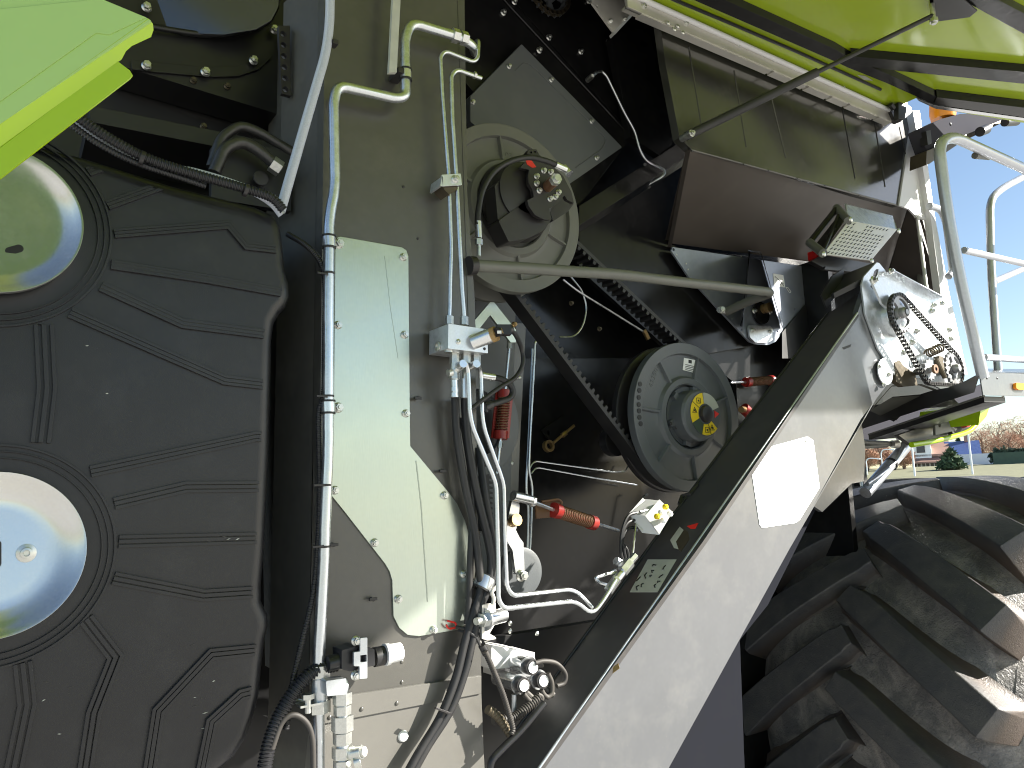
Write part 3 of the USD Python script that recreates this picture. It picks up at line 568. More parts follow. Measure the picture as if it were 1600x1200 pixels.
part('solenoid_cable', hose([(796, 514, 1.36), (806, 524, 1.38), (815, 545), (817, 568), (805, 590), (780, 606), (758, 622), (735, 640)], 1.42, .0052), 'rubber', H, 'black cable looping from the solenoid plug')
for u in (710, 728, 744):
    part('port_nut', [cyl(P(u, 551 + (u - 710) * .1, 1.435), P(u, 568, 1.435), .0105, 6), cyl(P(u, 545, 1.435), P(u, 553, 1.435), .0125, 14)], 'zinc', vb)
part('port_nut', [cyl(P(701, 546, 1.42), P(701, 551, 1.42), .010, 12)], 'zinc', vb)
tee = part('elbow_fitting', [cyl(P(710, 566, 1.435), P(710, 594, 1.435), .0092, 14), cyl(P(709, 580, 1.435), P(722, 571, 1.42), .0075, 12), cyl(P(700, 583, 1.43), P(706, 582, 1.43), .008, 12), cyl(P(710, 583, 1.435), P(710, 592, 1.435), .0118, 6)], 'zinc', H, 'stack of elbows below the valve block')
for k in range(3): part('hose_ferrule', cyl(P(710, 596 + 9 * k, 1.435), P(710, 603 + 9 * k, 1.435), .0088 if k else .007, 14), 'bright_steel', tee)
part('hose_ferrule', cyl(P(710, 594, 1.435), P(711, 621, 1.435), .0078, 14), 'bright_steel', tee)
hz = [([(711, 619), (714, 680), (727, 760), (742, 830), (749, 890), (751, 920), (741, 955), (727, 1000), (712, 1060), (688, 1120), (655, 1175), (630, 1220)], 1.462, .0088, 'outer black hydraulic hose curving down over the sunlit casing'),
      ([(726, 620), (731, 690), (745, 770), (762, 840), (768, 880), (762, 915), (750, 948), (738, 1000), (726, 1050), (704, 1108), (668, 1165), (640, 1215)], 1.462, .0095, 'inner black hydraulic hose of the bundle'),
      ([(748, 700, 1.5), (757, 770), (768, 830), (774, 870), (768, 905), (752, 945)], 1.48, .0085, 'third black hose behind the bundle'),
      ([(722, 652, 1.47), (735, 735), (738, 800), (735, 870), (733, 935), (730, 975)], 1.47, .0075, 'thin black hose along the edge of the pale cover')]
for px, y_, r_, lb in hz: part('hydraulic_hose', hose(px, y_, r_), 'rubber' if 'third' in lb else 'rubber', H, lb)
part('hose_ferrule', cyl(P(726, 592, 1.44), P(726, 622, 1.44), .0085, 14), 'bright_steel', H); part('elbow', tube([(728, 572), (727, 596)], 1.44, .0075), 'zinc', H)
sf = part('side_hose', hose([(770, 590), (783, 592), (797, 601), (801, 612), (796, 622), (780, 628), (768, 632)], 1.46, .0072), 'rubber', H, 'short black hose bending round beside the red spring')
part('ferrule', cyl(P(752, 586, 1.46), P(772, 590, 1.46), .0088, 14), 'bright_steel', sf); part('end_fitting', [cyl(P(768, 632, 1.46), P(757, 636, 1.46), .0105, 12), cyl(P(757, 630, 1.46), P(757, 644, 1.46), .0085, 6)], 'hub_black', sf)
hc = part('hose_clamp', [place(trimesh.creation.annulus(.0195, .0225, .028), P(757, 911, 1.468), P(764, 895, 1.468) - P(748, 930, 1.468))], 'bright_steel', H, 'round clamp holding the hose bundle')
part('rubber_liner', [place(trimesh.creation.annulus(.0165, .0235, .004), P(757 + k, 911 - k * 1.5, 1.468), P(764, 895, 1.468) - P(748, 930, 1.468)) for k in (-6, 6)], 'rubber', hc)
part('cable_tie', [beam(P(680, 1106, 1.448), P(704, 1115, 1.448), .004, .006, NY)], 'hub_black', H)
# the two bent pipes
g1 = part('feed_pipe', tube([(722, 572, 1.42), (728, 566, 1.415), (731, 578), (735, 660), (769, 740), (775, 757), (778, 850), (779, 938), (788, 951), (901, 939), (925, 962), (948, 930), (962, 905)], 1.42, .0052, .03), 'tube_steel', H, 'front bent pipe that runs right to the fitting on the arm')
g2 = part('feed_pipe', tube([(740, 570, 1.42), (747, 566, 1.415), (751, 580), (754, 664), (781, 738), (787, 757), (789, 850), (792, 918), (802, 931), (898, 920), (925, 949)], 1.44, .0052, .03), 'tube_steel', H, 'rear bent pipe ending behind the front one')
for p_, u in ((g1, 719), (g2, 740)): part('banjo', cyl(P(u - 2, 572, 1.425), P(u + 5, 568, 1.40), .009, 14), 'bright_steel', p_)

# ================================================================ drive bay behind
YW = 2.12
bw = part('bay_panel', slab([(735, 560), (1010, 560), (1100, 700), (1100, 1000), (735, 1000)], YW, .02), 'dark_paint', H, 'dark grey inner panel with thin pipes')
part('diagonal_channel', slab([(720, -80), (792, -10), (985, 216), (905, 322), (880, 310), (720, 120)], 1.93, .03), 'dark_paint', H, 'dark channel plate above the upper pulley')
dg = part('upper_plate', slab([(735, -60), (1010, -60), (1060, 60), (1075, 225), (990, 214), (800, -2)], 1.965, .03), 'dark_paint', H, 'brown black plate carrying the chain sprocket')
part('edge_bead', sweep(np.array(pts([(770, -20), (800, 14), (985, 213)], 1.925)), .004, 6), 'dark_paint', dg)
bolts(dg, [(786, 20, 1.93), (803, 3, 1.925), (842, 79, 1.925), (857, 59), (907, 81), (950, 66), (919, 2)], 1.965, .0105, 'zinc', 'nut')
sp_ = part('inset_panel', slab([(815, 69), (972, 230), (905, 277), (868, 302), (735, 190), (735, 150)], 1.90, .03, r=.004), 'cast_grey', H, 'blue grey inset cover with a pressed border')
bolts(sp_, [(795, 104), (861, 125), (924, 190), (932, 247), (738, 160)], 1.90, .0085)
part('pressed_border', sweep(fillet(pts([(806, 110), (822, 94), (948, 216), (942, 232), (900, 262)], 1.899), .03), .0016, 6), 'cast_grey', sp_)
part('cross_beam', [prism([P(1078, 212, 1.86), P(905, 322, 1.86), P(905, 352, 1.86), P(1085, 238, 1.86)], [0, .05, -.03])], 'dark_paint', H, 'dark slanting beam behind the pulley')
part('inner_slope', slab([(905, 350), (1085, 235), (1055, 385), (1180, 540), (1060, 560), (905, 420)], 2.02, .02), 'dark_paint', H, 'dark inner wall below the slanting beam')
# sprocket with rusty chain at the top
def chainpath(cs, pitch, y):
    """closed chain round circles cs=[(x,z,r)] in the plane y (convex order)"""
    hull_ = unary_union([Point(c[0], c[1]).buffer(c[2], quad_segs=24) for c in cs]).convex_hull.exterior; n = int(round(hull_.length / pitch)); return [np.array([*hull_.interpolate(k / n, normalized=True).coords[0]]) for k in range(n)], hull_.length / n
def link(a, b, y, w, hgt, mat, parent):
    A, B = np.array([a[0], y, a[1]]), np.array([b[0], y, b[1]]); d = unit(B - A); up = np.cross(d, [0, 1, 0]); ms = []
    for s in (-1, 1): ms.append(place(trimesh.creation.box([np.linalg.norm(B - A) * 1.32, hgt, w * .16]), (A + B) / 2 + np.array([0, s * w * .42, 0]), [0, 1, 0], np.cross([0, 1, 0], d)))
    ms.append(cyl(A + [0, -w / 2, 0], A + [0, w / 2, 0], hgt * .42, 8)); part('link', ms, mat, parent, smooth=False)
def sprocket(c, r, y, th, teeth, mat, name, label, parent=None, slots=4, hole=.25, addend=.012):
    n = teeth; t = np.arange(n * 4) / (n * 4) * 2 * np.pi; k = np.arange(n * 4) % 4; rr = np.where(k == 0, r + addend, np.where(k == 2, r - addend * .6, r + addend * .2))
    q = Polygon(np.stack([c[0] + rr * np.cos(t), c[1] + rr * np.sin(t)], 1)).buffer(0)
    for i in range(slots):
        a0 = i / slots * 2 * np.pi + .35; tt = np.linspace(a0, a0 + 2 * np.pi / slots * .62, 9); q = q.difference(Polygon(np.vstack([np.stack([c[0] + r * .78 * np.cos(tt), c[1] + r * .78 * np.sin(tt)], 1), np.stack([c[0] + r * .48 * np.cos(tt), c[1] + r * .48 * np.sin(tt)], 1)[::-1]])).buffer(.003))
    s = part(name, slabw(q, y, th), mat, parent or H, label)
    part('hub', rev([(0, .0), (r * .3, 0), (r * .3, .012), (r * .2, .02), (0, .02)], (c[0], y, c[1]), NY, 24), mat, s); return s
c0 = P(858, -12, 1.93); r0 = .075; sprocket((c0[0], c0[2]), r0, 1.93, .012, 20, 'cast_grey', 'upper_sprocket', 'dirty sprocket at the top edge')
ch = part('drive_chain', rev([(r0 * .2, 0), (r0 * .24, 0), (r0 * .24, .01), (r0 * .2, .01)], (c0[0], 1.93, c0[2]), NY, 12), 'chain_rust', H, 'rusty roller chain round the top sprocket')
cc_ = P(800, -60, 1.93); lk, pi_ = chainpath([(c0[0], c0[2], r0 + .004), (c0[0] - .12, c0[2] + .30, r0 * .8)], .021, 1.93)
for a, b in zip(lk, lk[1:] + lk[:1]): link(a, b, 1.925, .018, .014, 'chain_rust', ch)
tb = part('corner_bracket', [slab([(925, -20), (985, -20), (996, 10), (958, 50), (952, 42), (925, 5)], 1.72, .006, r=.003, holes=[(933, 10, .005)]), prism([P(958, 50, 1.72), P(996, 10, 1.72), P(1000, 12, 1.75), P(960, 54, 1.76)], [0, .02, -.003])], 'rail_alloy', H, 'pale bracket at the end of the upper rail'); bolts(tb, [(954, 33), (976, 30)], 1.72, .007)

# ---- upper pulley, hub and motor
P1 = np.array([1.202, 2.704]); R1 = .2467; Y1 = 1.72
def pulley(c, r, y, mat, name, label, hubr, nrib, a0, rim=.036, web=.012):
    cc = np.array([c[0], y, c[1]])
    prof = [(0, -.03), (r, -.028), (r * 1.0, -.001), (r * .995, 0), (r - rim, 0), (r - rim - .003, -web), (hubr + .045, -web), (hubr + .03, -web + .004), (hubr + .022, .004), (hubr + .004, .004), (hubr, .0), (hubr, -.02), (0, -.02)]
    s = part(name, rev(prof, cc, NY, 128), mat, H, label, smooth=30)
    for k in range(nrib):
        a = math.radians(a0 + 360 / nrib * k); d = np.array([math.cos(a), 0, math.sin(a)]); t = np.array([-math.sin(a), 0, math.cos(a)]); o = cc + [0, web, 0]
        i0, i1 = o + d * (hubr + .02), o + d * (r - rim + .001); w0, w1, hh = .008, .0045, np.array([0, -web * .95, 0])
        V = [i0 - t * w0, i0 + t * w0, i1 + t * w1, i1 - t * w1, i0 + hh - t * w0 * .5, i0 + hh + t * w0 * .5, i1 + hh * .9 + t * w1 * .5, i1 + hh * .9 - t * w1 * .5]
        m = trimesh.Trimesh(V, [[0, 1, 5], [0, 5, 4], [1, 2, 6], [1, 6, 5], [2, 3, 7], [2, 7, 6], [3, 0, 4], [3, 4, 7], [4, 5, 6], [4, 6, 7]], process=False); m.fix_normals(); part('rib', m, mat, s)
    return s
pu1 = pulley(P1, R1, Y1, 'cast_olive', 'upper_pulley', 'large cast variator pulley at the top of the belt', .115, 6, 38)
part('rear_sheave', rev([(0, 0), (R1, 0), (R1 * .99, .012), (.08, .03), (0, .03)], (P1[0], 1.86, P1[1]), NY, 96), 'cast_olive', pu1)
hb = np.array([P1[0] + .005, Y1, P1[1] + .012])
mot = part('pulley_motor', [rev([(0, 0), (.112, 0), (.117, .01), (.113, .03), (.108, .042), (.097, .05), (0, .05)], hb, NY, 72), rev([(0, .04), (.090, .04), (.088, .085), (.06, .09), (0, .09)], hb + [-.012, 0, 0], NY, 48)], 'hub_black', H, 'black hub with a toothed flange plate on the upper pulley')
def on1(u, v): q_ = P(u, v, 1.605); return q_
fpx = [(812, 262), (822, 252), (838, 249), (860, 256), (880, 275), (893, 300), (897, 318), (886, 312), (882, 305), (876, 312), (866, 322), (858, 326), (862, 343), (850, 343), (836, 336), (826, 322), (824, 313), (834, 308), (832, 296), (826, 286), (825, 274), (827, 265)]
part('flange_plate', slab(fpx, 1.605, .012, r=.002), 'hub_black', mot, 'scalloped black plate')
part('arm_lobe', [slab([(779, 345), (824, 312), (862, 343), (850, 360), (826, 372), (795, 378)], 1.63, .06, r=.006), slab([(773, 290), (795, 266), (826, 263), (830, 300), (832, 308), (802, 340), (778, 345)], 1.64, .05, r=.006), slab([(858, 326), (880, 304), (897, 318), (888, 330), (864, 346)], 1.66, .05, r=.003)], 'hub_black', mot)
bolts(mot, [(849, 267), (860, 269), (838, 276), (838, 287), (842, 298), (859, 311), (867, 308), (872, 301)], 1.605, .0082, 'zinc', 'nut', label=None)
part('bleed_port', slab([(822, 240), (827, 233), (838, 233), (844, 244)], 1.66, .02, r=.003, holes=[(830, 238, .0032), (836, 237, .0032)]), 'hub_black', mot)
part('red_arrow', slab([(821, 249), (829, 248), (838, 261), (832, 262), (824, 257)], 1.6035, .0014), 'warn_red', mot, 'red arrow mark')
i0_, i1_ = P(855, 292, 1.606), P(872, 277, 1.54)
inl = part('rotary_inlet', [cyl(i0_, i0_ * .35 + i1_ * .65, .0155, 20), ], 'copper_dirty', H, 'rusty rotary union on the pulley hub'); part('union_nut', [cyl(i0_ * .35 + i1_ * .65, i0_ * .12 + i1_ * .88, .0165, 6), cyl(i0_ * .12 + i1_ * .88, i1_, .010, 14)], 'zinc', inl)
part('banjo_end', [cyl(P(881, 262, 1.545), P(890, 272, 1.53), .0115, 6), cyl(P(868, 257, 1.53), P(884, 265, 1.53), .0095, 14)], 'bright_steel', inl)
ph_ = part('pulley_hose', hose([(870, 258, 1.53), (852, 251, 1.53), (826, 246, 1.53), (797, 252, 1.53), (772, 268), (755, 295), (748, 325), (746, 352)], 1.53, .0075), 'rubber', H, 'black hose arching over the pulley hub')
part('ferrule', cyl(P(747, 346, 1.53), P(748, 372, 1.53), .0085, 14), 'bright_steel', ph_); part('nut', cyl(P(748, 374, 1.53), P(748, 383, 1.53), .0098, 6), 'zinc', ph_); part('pipe', cyl(P(748, 383, 1.53), P(748, 400, 1.53), .005, 10), 'tube_steel', ph_)
for (u, v, ang_, tx) in [(776, 242, 8, '1603'), (764, 258, 10, '511')]:
    t_ = meshkit.text_mesh(tx, .016, .0015); t_.apply_translation([0, 0, 0]); part('cast_number', place(t_, P(u, v, Y1 + .0125) , NY), 'cast_olive', pu1)
# ---- lower pulley
P2 = np.array([1.9028, 2.1274]); R2 = .2455; Y2 = 1.75
pu2 = pulley(P2, R2, Y2, 'cast_grey', 'lower_pulley', 'large grey cast variator pulley with a yellow warning ring', .105, 7, 20)
part('rear_sheave', rev([(0, 0), (R2, 0), (R2, .02), (R2 * .9, .03), (0, .03)], (P2[0], 1.85, P2[1]), NY, 96), 'hub_black', pu2)
hc2 = np.array([P2[0] + .01, Y2, P2[1]])
hub2 = part('pulley_hub', [rev([(.0, -.02), (.1, -.02), (.1, -.012), (.086, -.012), (.084, .036), (.078, .044), (.072, .046), (.0, .046)], hc2, NY, 72)], 'cast_grey', H, 'stepped hub of the lower pulley')
for k in range(6):
    a = math.radians(15 + 60 * k); part('hub_lug', place(trimesh.creation.box([.022, .014, .016]), hc2 + np.array([math.cos(a) * .092, .004, math.sin(a) * .092]), [math.cos(a), 0, math.sin(a)], (0, 1, 0)), 'cast_grey', hub2)
bolts(hub2, [(1057, 668), (1048, 662)], Y2 - .002, .006, 'hub_black', 'dome')
lc = np.array([hc2[0] + .016, hc2[2] + .004]); yl = Y2 - .0475
def sector(a0, a1, r0, r1, n=14): t = np.radians(np.linspace(a0, a1, n)); return Polygon(np.vstack([np.stack([lc[0] + r1 * np.cos(t), lc[1] + r1 * np.sin(t)], 1), np.stack([lc[0] + r0 * np.cos(t), lc[1] + r0 * np.sin(t)], 1)[::-1]]))
lab = part('warning_ring', slabw(Point(lc).buffer(.0705, quad_segs=24).difference(Point(lc).buffer(.030, quad_segs=20)), yl, .0014), 'cast_grey', hub2, 'round warning label')
for a0, a1, m_ in [(98, 205, 'warn_yellow'), (252, 318, 'warn_yellow'), (318, 378, 'cast_grey'), (20, 95, 'sticker_silver'), (205, 250, 'hedge_leaf')]:
    part('label_field', slabw(sector(a0, a1, .034, .0695), yl - .0012, .0012), m_, hub2)
for a in (125, 168, 272, 300):
    d = np.array([math.cos(math.radians(a)), math.sin(math.radians(a))]); o = lc + d * .052; tri = Polygon([o + np.array([0, .011]), o + np.array([-.011, -.008]), o + np.array([.011, -.008])]) if a in (168, 300) else sbox(o[0] - .009, o[1] - .009, o[0] + .009, o[1] + .009)
    part('pictogram', slabw(unary_union([tri.difference(tri.buffer(-.0014)), Point(o).buffer(.003), LineString([o, o + np.array([.003, -.005])]).buffer(.001)]), yl - .0024, .001), 'print_black', hub2)
for a in (146, 286): 
    d = np.array([math.cos(math.radians(a)), math.sin(math.radians(a))]); part('divider', slabw(LineString([lc + d * .035, lc + d * .069]).buffer(.0007), yl - .0023, .001), 'print_black', hub2)
part('red_triangle', slabw(Polygon([lc + np.array([.042, .012]), lc + np.array([.042, -.012]), lc + np.array([.064, .002])]), yl - .0026, .0012), 'warn_red', hub2)
part('shaft_end', rev([(0, 0), (.028, 0), (.026, .012), (.018, .016), (0, .016)], (lc[0], yl, lc[1]), NY, 24), 'hub_black', hub2)
bal = part('balance_hole', [rev([(0, 0), (.008, 0), (.008, .0015), (0, .0015)], P(u, v, Y2 - .0005), NY, 16) for u, v in [(1000, 600), (999, 610), (998, 621), (998, 632), (998.5, 642), (999, 652), (1001, 662)]], 'print_black', pu2)
part('part_label', slab([(1069, 559), (1088, 563), (1087, 583), (1067, 578)], Y2 + .0105, .0014), 'sticker_white', pu2, 'small white printed label')
part('print', [slab([(1076, 562), (1081, 563), (1081, 568), (1076, 567)], Y2 + .0098, .0008)] + [slab([(1071, 569 + 2.6 * k), (1084, 572 + 2.6 * k), (1084, 573 + 2.6 * k), (1071, 570 + 2.6 * k)], Y2 + .0098, .0008) for k in range(4)], 'print_black', pu2)
t_ = meshkit.text_mesh('611507', .016, .0015); t_.apply_transform(trimesh.transformations.rotation_matrix(math.radians(62), [0, 0, 1])); part('cast_number', place(t_, P(1018, 606, Y2 + .0125), NY), 'cast_grey', pu2)
# ---- toothed belt
def belt():
    y0, y1 = 1.783, 1.84; ra, rb = .125, .236
    hull_ = unary_union([Point(P1).buffer(ra, quad_segs=32), Point(P2).buffer(rb, quad_segs=32)]).convex_hull
    band = hull_.buffer(.004).difference(hull_.buffer(-.008)); out = [slabw(band, y0, y1 - y0)]; ring = hull_.buffer(-.008).exterior; n = int(ring.length / .0235)
    for k in range(n):
        a = np.array(ring.interpolate(k / n, normalized=True).coords[0]); b = np.array(ring.interpolate((k / n + .001) % 1, normalized=True).coords[0]); t = (b - a) / np.linalg.norm(b - a); nn = np.array([-t[1], t[0]])
        if not hull_.buffer(-.012).contains(Point(a + nn * .012)): nn = -nn
        q = Polygon([a - t * .0075 - nn * .002, a + t * .0075 - nn * .002, a + t * .0042 + nn * .0125, a - t * .0042 + nn * .0125]); out.append(slabw(q, y0 + .001, y1 - y0 - .002))
    return out
part('toothed_belt', belt(), 'belt', H, 'wide black toothed belt between the two pulleys', smooth=25)
# idler behind the belt
part('tension_roller', rev([(0, 0), (.045, 0), (.05, .01), (.05, .04), (0, .045)], P(952, 690, 1.93), NY, 40), 'black_paint', H, 'small black roller behind the belt')

# ---- long grab bar across the pulley
gb = part('grab_bar', sweep(fillet(pts([(735, 415, 1.49), (820, 419, 1.5), (905, 425, 1.5), (960, 428, 1.5), (1085, 443, 1.52), (1210, 457, 1.55), (1170, 470, 1.66), (1135, 487, 1.76)], 1.5), .05), .0148, 18), 'cast_olive', H, 'long olive grey bar crossing in front of the upper pulley')
part('end_boss', cyl(P(732, 415, 1.49), P(742, 415, 1.49), .022, 18), 'hub_black', gb); part('end_bolt', [cyl(P(1124, 484, 1.74), P(1136, 488, 1.77), .011, 6), place(nut(.012), P(1127, 484, 1.74), [-.4, -.9, 0])], 'zinc', gb)
# ---- thin pipes on the back panels
for px, y_, r_, lb in [([(832, 545), (826, 690), (822, 760), (826, 800), (824, 880)], 2.05, .004, 'left thin steel pipe on the inner panel'), ([(842, 530), (836, 534), (828, 690), (826, 735), (832, 760), (830, 830), (826, 900)], 2.04, .004, 'right thin steel pipe on the inner panel'),
        ([(826, 735), (834, 720), (905, 730), (960, 738), (978, 736), (982, 727)], 2.08, .003, 'upper thin pipe branching right'), ([(830, 740), (838, 730), (935, 748), (995, 758)], 2.07, .003, 'lower thin pipe branching right'),
        ([(880, 437), (900, 453), (960, 490), (1008, 520)], 1.95, .0035, 'bright thin pipe running down behind the belt'), ([(890, 430), (908, 452), (912, 462), (917, 480), (912, 508), (898, 527), (874, 527)], 2.0, .003, 'bent thin pipe below the upper pulley'),
        ([(995, 830), (1005, 775), (1012, 772)], 2.05, .0035, 'thin pipe behind the lubrication block')]:
    part('lube_pipe', tube(px, y_, r_, .03, 8), 'tube_steel', H, lb)
lp = part('lube_line', tube([(922, 122, 1.93), (930, 113, 1.92), (941, 112), (948, 119), (975, 175), (992, 205), (1000, 235), (1010, 252), (1040, 266), (1036, 276), (1010, 290, 1.9), (912, 350, 1.95)], 1.84, .0042, .02, 10), 'tube_steel', H, 'bright lube pipe with a kink below the upper plate')
part('fitting', [cyl(P(917, 126, 1.94), P(926, 118, 1.91), .0095, 6), cyl(P(926, 118, 1.91), P(932, 113, 1.91), .006, 8)], 'zinc', lp); part('clip', [cyl(P(1008, 257, 1.84), P(1008, 257, 1.86), .006, 8), cyl(P(1014, 292, 1.9), P(1014, 292, 1.92), .007, 8)], 'hub_black', lp)
part('pipe_fitting', cyl(P(1006, 516, 1.95), P(1013, 530, 1.95), .009, 6), 'brass', H)
bolts(bw, [(892, 474), (936, 514)], 1.99, .008, 'chain_rust', 'nut')
rd = part('rod_end', [place(trimesh.creation.annulus(.012, .02, .016), P(857, 697, 2.06), [0, -1, .1]), cyl(P(862, 694, 2.06), P(897, 665, 2.06), .005, 10), cyl(P(878, 681, 2.06), P(884, 676, 2.06), .009, 6)], 'brass', H, 'greasy brass rod end on the inner panel')
part('mount_plate', slab([(846, 672), (882, 648), (893, 662), (862, 694)], 2.1, .006, holes=[(857, 676, .008)]), 'dark_paint', rd)
rail2 = part('frame_rail', slab([(806, 505), (822, 505), (812, 700), (806, 900), (790, 900), (797, 700)], 2.0, .05), 'anthracite', H, 'upright frame rail with bolts'); bolts(rail2, [(809, 590), (799, 655), (804, 656), (794, 723), (800, 724), (812, 590)], 2.0, .006, 'zinc', 'dome')
# white V bracket and flywheel behind valve block
vbk = part('vee_bracket', slab([(742, 500), (766, 472), (772, 472), (806, 515), (806, 535), (798, 535), (766, 492), (744, 520)], 1.80, .008, r=.002), 'cover_sheet', H, 'pale vee shaped bracket behind the casing'); bolts(vbk, [(803, 507)], 1.80, .008, 'brass', 'nut')
fw = part('flywheel', slabw(Point(P(742, 660, 1.9)[0], P(742, 660, 1.9)[2]).buffer(.155, quad_segs=32).difference(Point(P(742, 660, 1.9)[0], P(742, 660, 1.9)[2]).buffer(.1, quad_segs=32)), 1.9, .02), 'cast_grey', H, 'grey drilled ring behind the pipes')
bolts(fw, [(770, 590), (772, 670), (757, 725), (766, 700)], 1.9, .009, 'hub_black', 'dome', name='hole')
part('drive_belt_small', slab([(752, 730), (764, 730), (766, 800), (770, 830), (757, 830)], 1.92, .05), 'belt', H); part('cog', [slab([(764, 735 + 8 * k), (770, 737 + 8 * k), (770, 740 + 8 * k), (764, 740 + 8 * k)], 1.925, .04) for k in range(11)], 'belt', H)
part('backing_plate', slab([(735, 470), (806, 470), (800, 700), (792, 900), (735, 900)], 1.97, .02), 'cast_grey', H, 'grey plate behind the valve block')
def spring(a, b, label, y0, y1, rc=.017, rod0=None, rod1=None):
    A, B = P(a[0], a[1], y0), P(b[0], b[1], y1); d = unit(B - A); L = np.linalg.norm(B - A)
    s = part('spring_tensioner', [cyl(A - d * .004, A + d * .02, rc * 1.12, 18), cyl(B - d * .02, B + d * .004, rc * 1.12, 18), beam(A + np.array([rc * 1.0, 0, 0]), B + np.array([rc * 1.0, 0, 0]), .006, .02), beam(A - np.array([rc * .7, -rc * .8, 0]), B - np.array([rc * .7, -rc * .8, 0]), .005, .02), cyl(A, B, rc * .45, 12)], 'red_paint', H, label)
    part('coil', coil(A + d * .015, B - d * .015, rc * .92, .0023, int(L / .0095)), 'copper_dirty', s)
    if rod0: part('rod', cyl(P(*rod0), A, .0055, 10), 'bright_steel', s); 
    if rod1: part('rod', cyl(B, P(*rod1), .0055, 10), 'bright_steel', s)
    return s
s1 = spring((789, 612), (782, 684), 'red spring tensioner standing upright beside the pipes', 1.88, 1.88, .0185, (797, 530, 1.88), (776, 740, 1.88)); part('clevis', cyl(P(797, 526, 1.88), P(796, 545, 1.88), .009, 6), 'zinc', s1); part('rod_nut', cyl(P(782, 690, 1.88), P(781, 700, 1.88), .009, 6), 'zinc', s1)
s2 = spring((866, 797), (927, 817), 'red spring tensioner lying across the dark bay in the sun', 1.72, 1.76, .019, (806, 774, 1.68), (966, 829, 1.80)); part('clevis', [cyl(P(802, 774, 1.68), P(830, 782, 1.69), .0135, 12), cyl(P(830, 783, 1.69), P(834, 784, 1.69), .015, 12)], 'bright_steel', s2)
part('spring_guide', [prism([P(836, 788, 1.75), P(874, 781, 1.73), P(876, 800, 1.72), P(870, 808, 1.72), P(838, 811, 1.75)], [0, .004, 0]), tube([(846, 784), (872, 780), (878, 784), (877, 790)], 1.72, .0035, .01, 8)], 'copper_dirty', s2)
s3 = spring((1166, 597), (1206, 594), 'far red spring tensioner beside the lower pulley', 2.0, 2.0, .018, (1142, 598, 2.0), (1222, 592, 2.0))
s4 = spring((1163, 638), (1176, 650), 'small red spring tensioner next to the arm edge', 1.95, 1.95, .018); part('brass_nut', cyl(P(1158, 640, 1.93), P(1165, 640, 1.95), .012, 10), 'brass', s4)
# tension lever and roller in the sun
tl = part('tension_lever', [slab([(800, 782), (808, 774), (812, 790), (810, 815), (806, 828), (812, 840), (818, 848), (820, 895), (806, 898), (801, 860), (790, 842), (793, 815)], 1.72, .012, r=.003)], 'bright_steel', H, 'bright lever with a roller lit by the sun')
part('pivot', [cyl(P(795, 816, 1.74), P(808, 812, 1.70), .0165, 20)], 'brass', tl); bolts(tl, [(814, 899)], 1.71, .0155, 'zinc', 'nut')
part('tension_pulley', rev([(0, 0), (.062, 0), (.066, .006), (.066, .03), (.05, .034), (0, .03)], P(806, 893, 1.78), NY, 48), 'cast_grey', H, 'round grey roller below the lever')
# pivot pin and bracket at the casing edge
pv = part('pivot_pin', [cyl(P(757, 968, 1.45), P(786, 961, 1.47), .0165, 20), place(trimesh.creation.annulus(.008, .024, .004), P(757, 968, 1.45), P(757, 968, 1.45) - P(786, 961, 1.47))], 'bright_steel', H, 'bright pivot pin with a nut at the casing edge')
d_ = P(757, 968, 1.45) - P(786, 961, 1.47); part('nut', [place(hexn(.0155, .012), P(757, 968, 1.45), d_), cyl(P(757, 968, 1.45), P(757, 968, 1.45) + unit(d_) * .028, .008, 12)], 'zinc', pv)
part('hook_bracket', [sweep(fillet(pts([(770, 945), (772, 935), (767, 924), (777, 917)], 1.44), .01), .0045, 8), slab([(754, 945), (775, 942), (774, 975), (765, 990), (778, 998), (762, 1001), (753, 998)], 1.45, .006, r=.002)], 'rail_alloy', pv)
part('red_clip', tube([(699, 970), (712, 973), (713, 980), (701, 983), (697, 976)], 1.485, .0022, .006, 6), 'warn_red', H, 'small red plastic clip at the lower edge of the cover')
part('wire_pair', [hose([(712, 979, 1.48), (735, 984), (748, 990), (758, 1010)], 1.46, .003, 8), hose([(716, 985, 1.48), (735, 990), (745, 998), (753, 1016)], 1.455, .003, 8)], 'rubber', H, 'pair of thin black wires')
part('wire_boot', cyl(P(753, 1008, 1.45), P(760, 1022, 1.45), .0085, 12), 'loom_plastic', H)
part('cable_loom', corrugated([(758, 1018), (772, 1050), (786, 1085), (795, 1115), (801, 1138), (798, 1148)], 1.44, .0065, .0046), 'hose_dusty', H, 'dusty corrugated loom hanging past the valve bank')
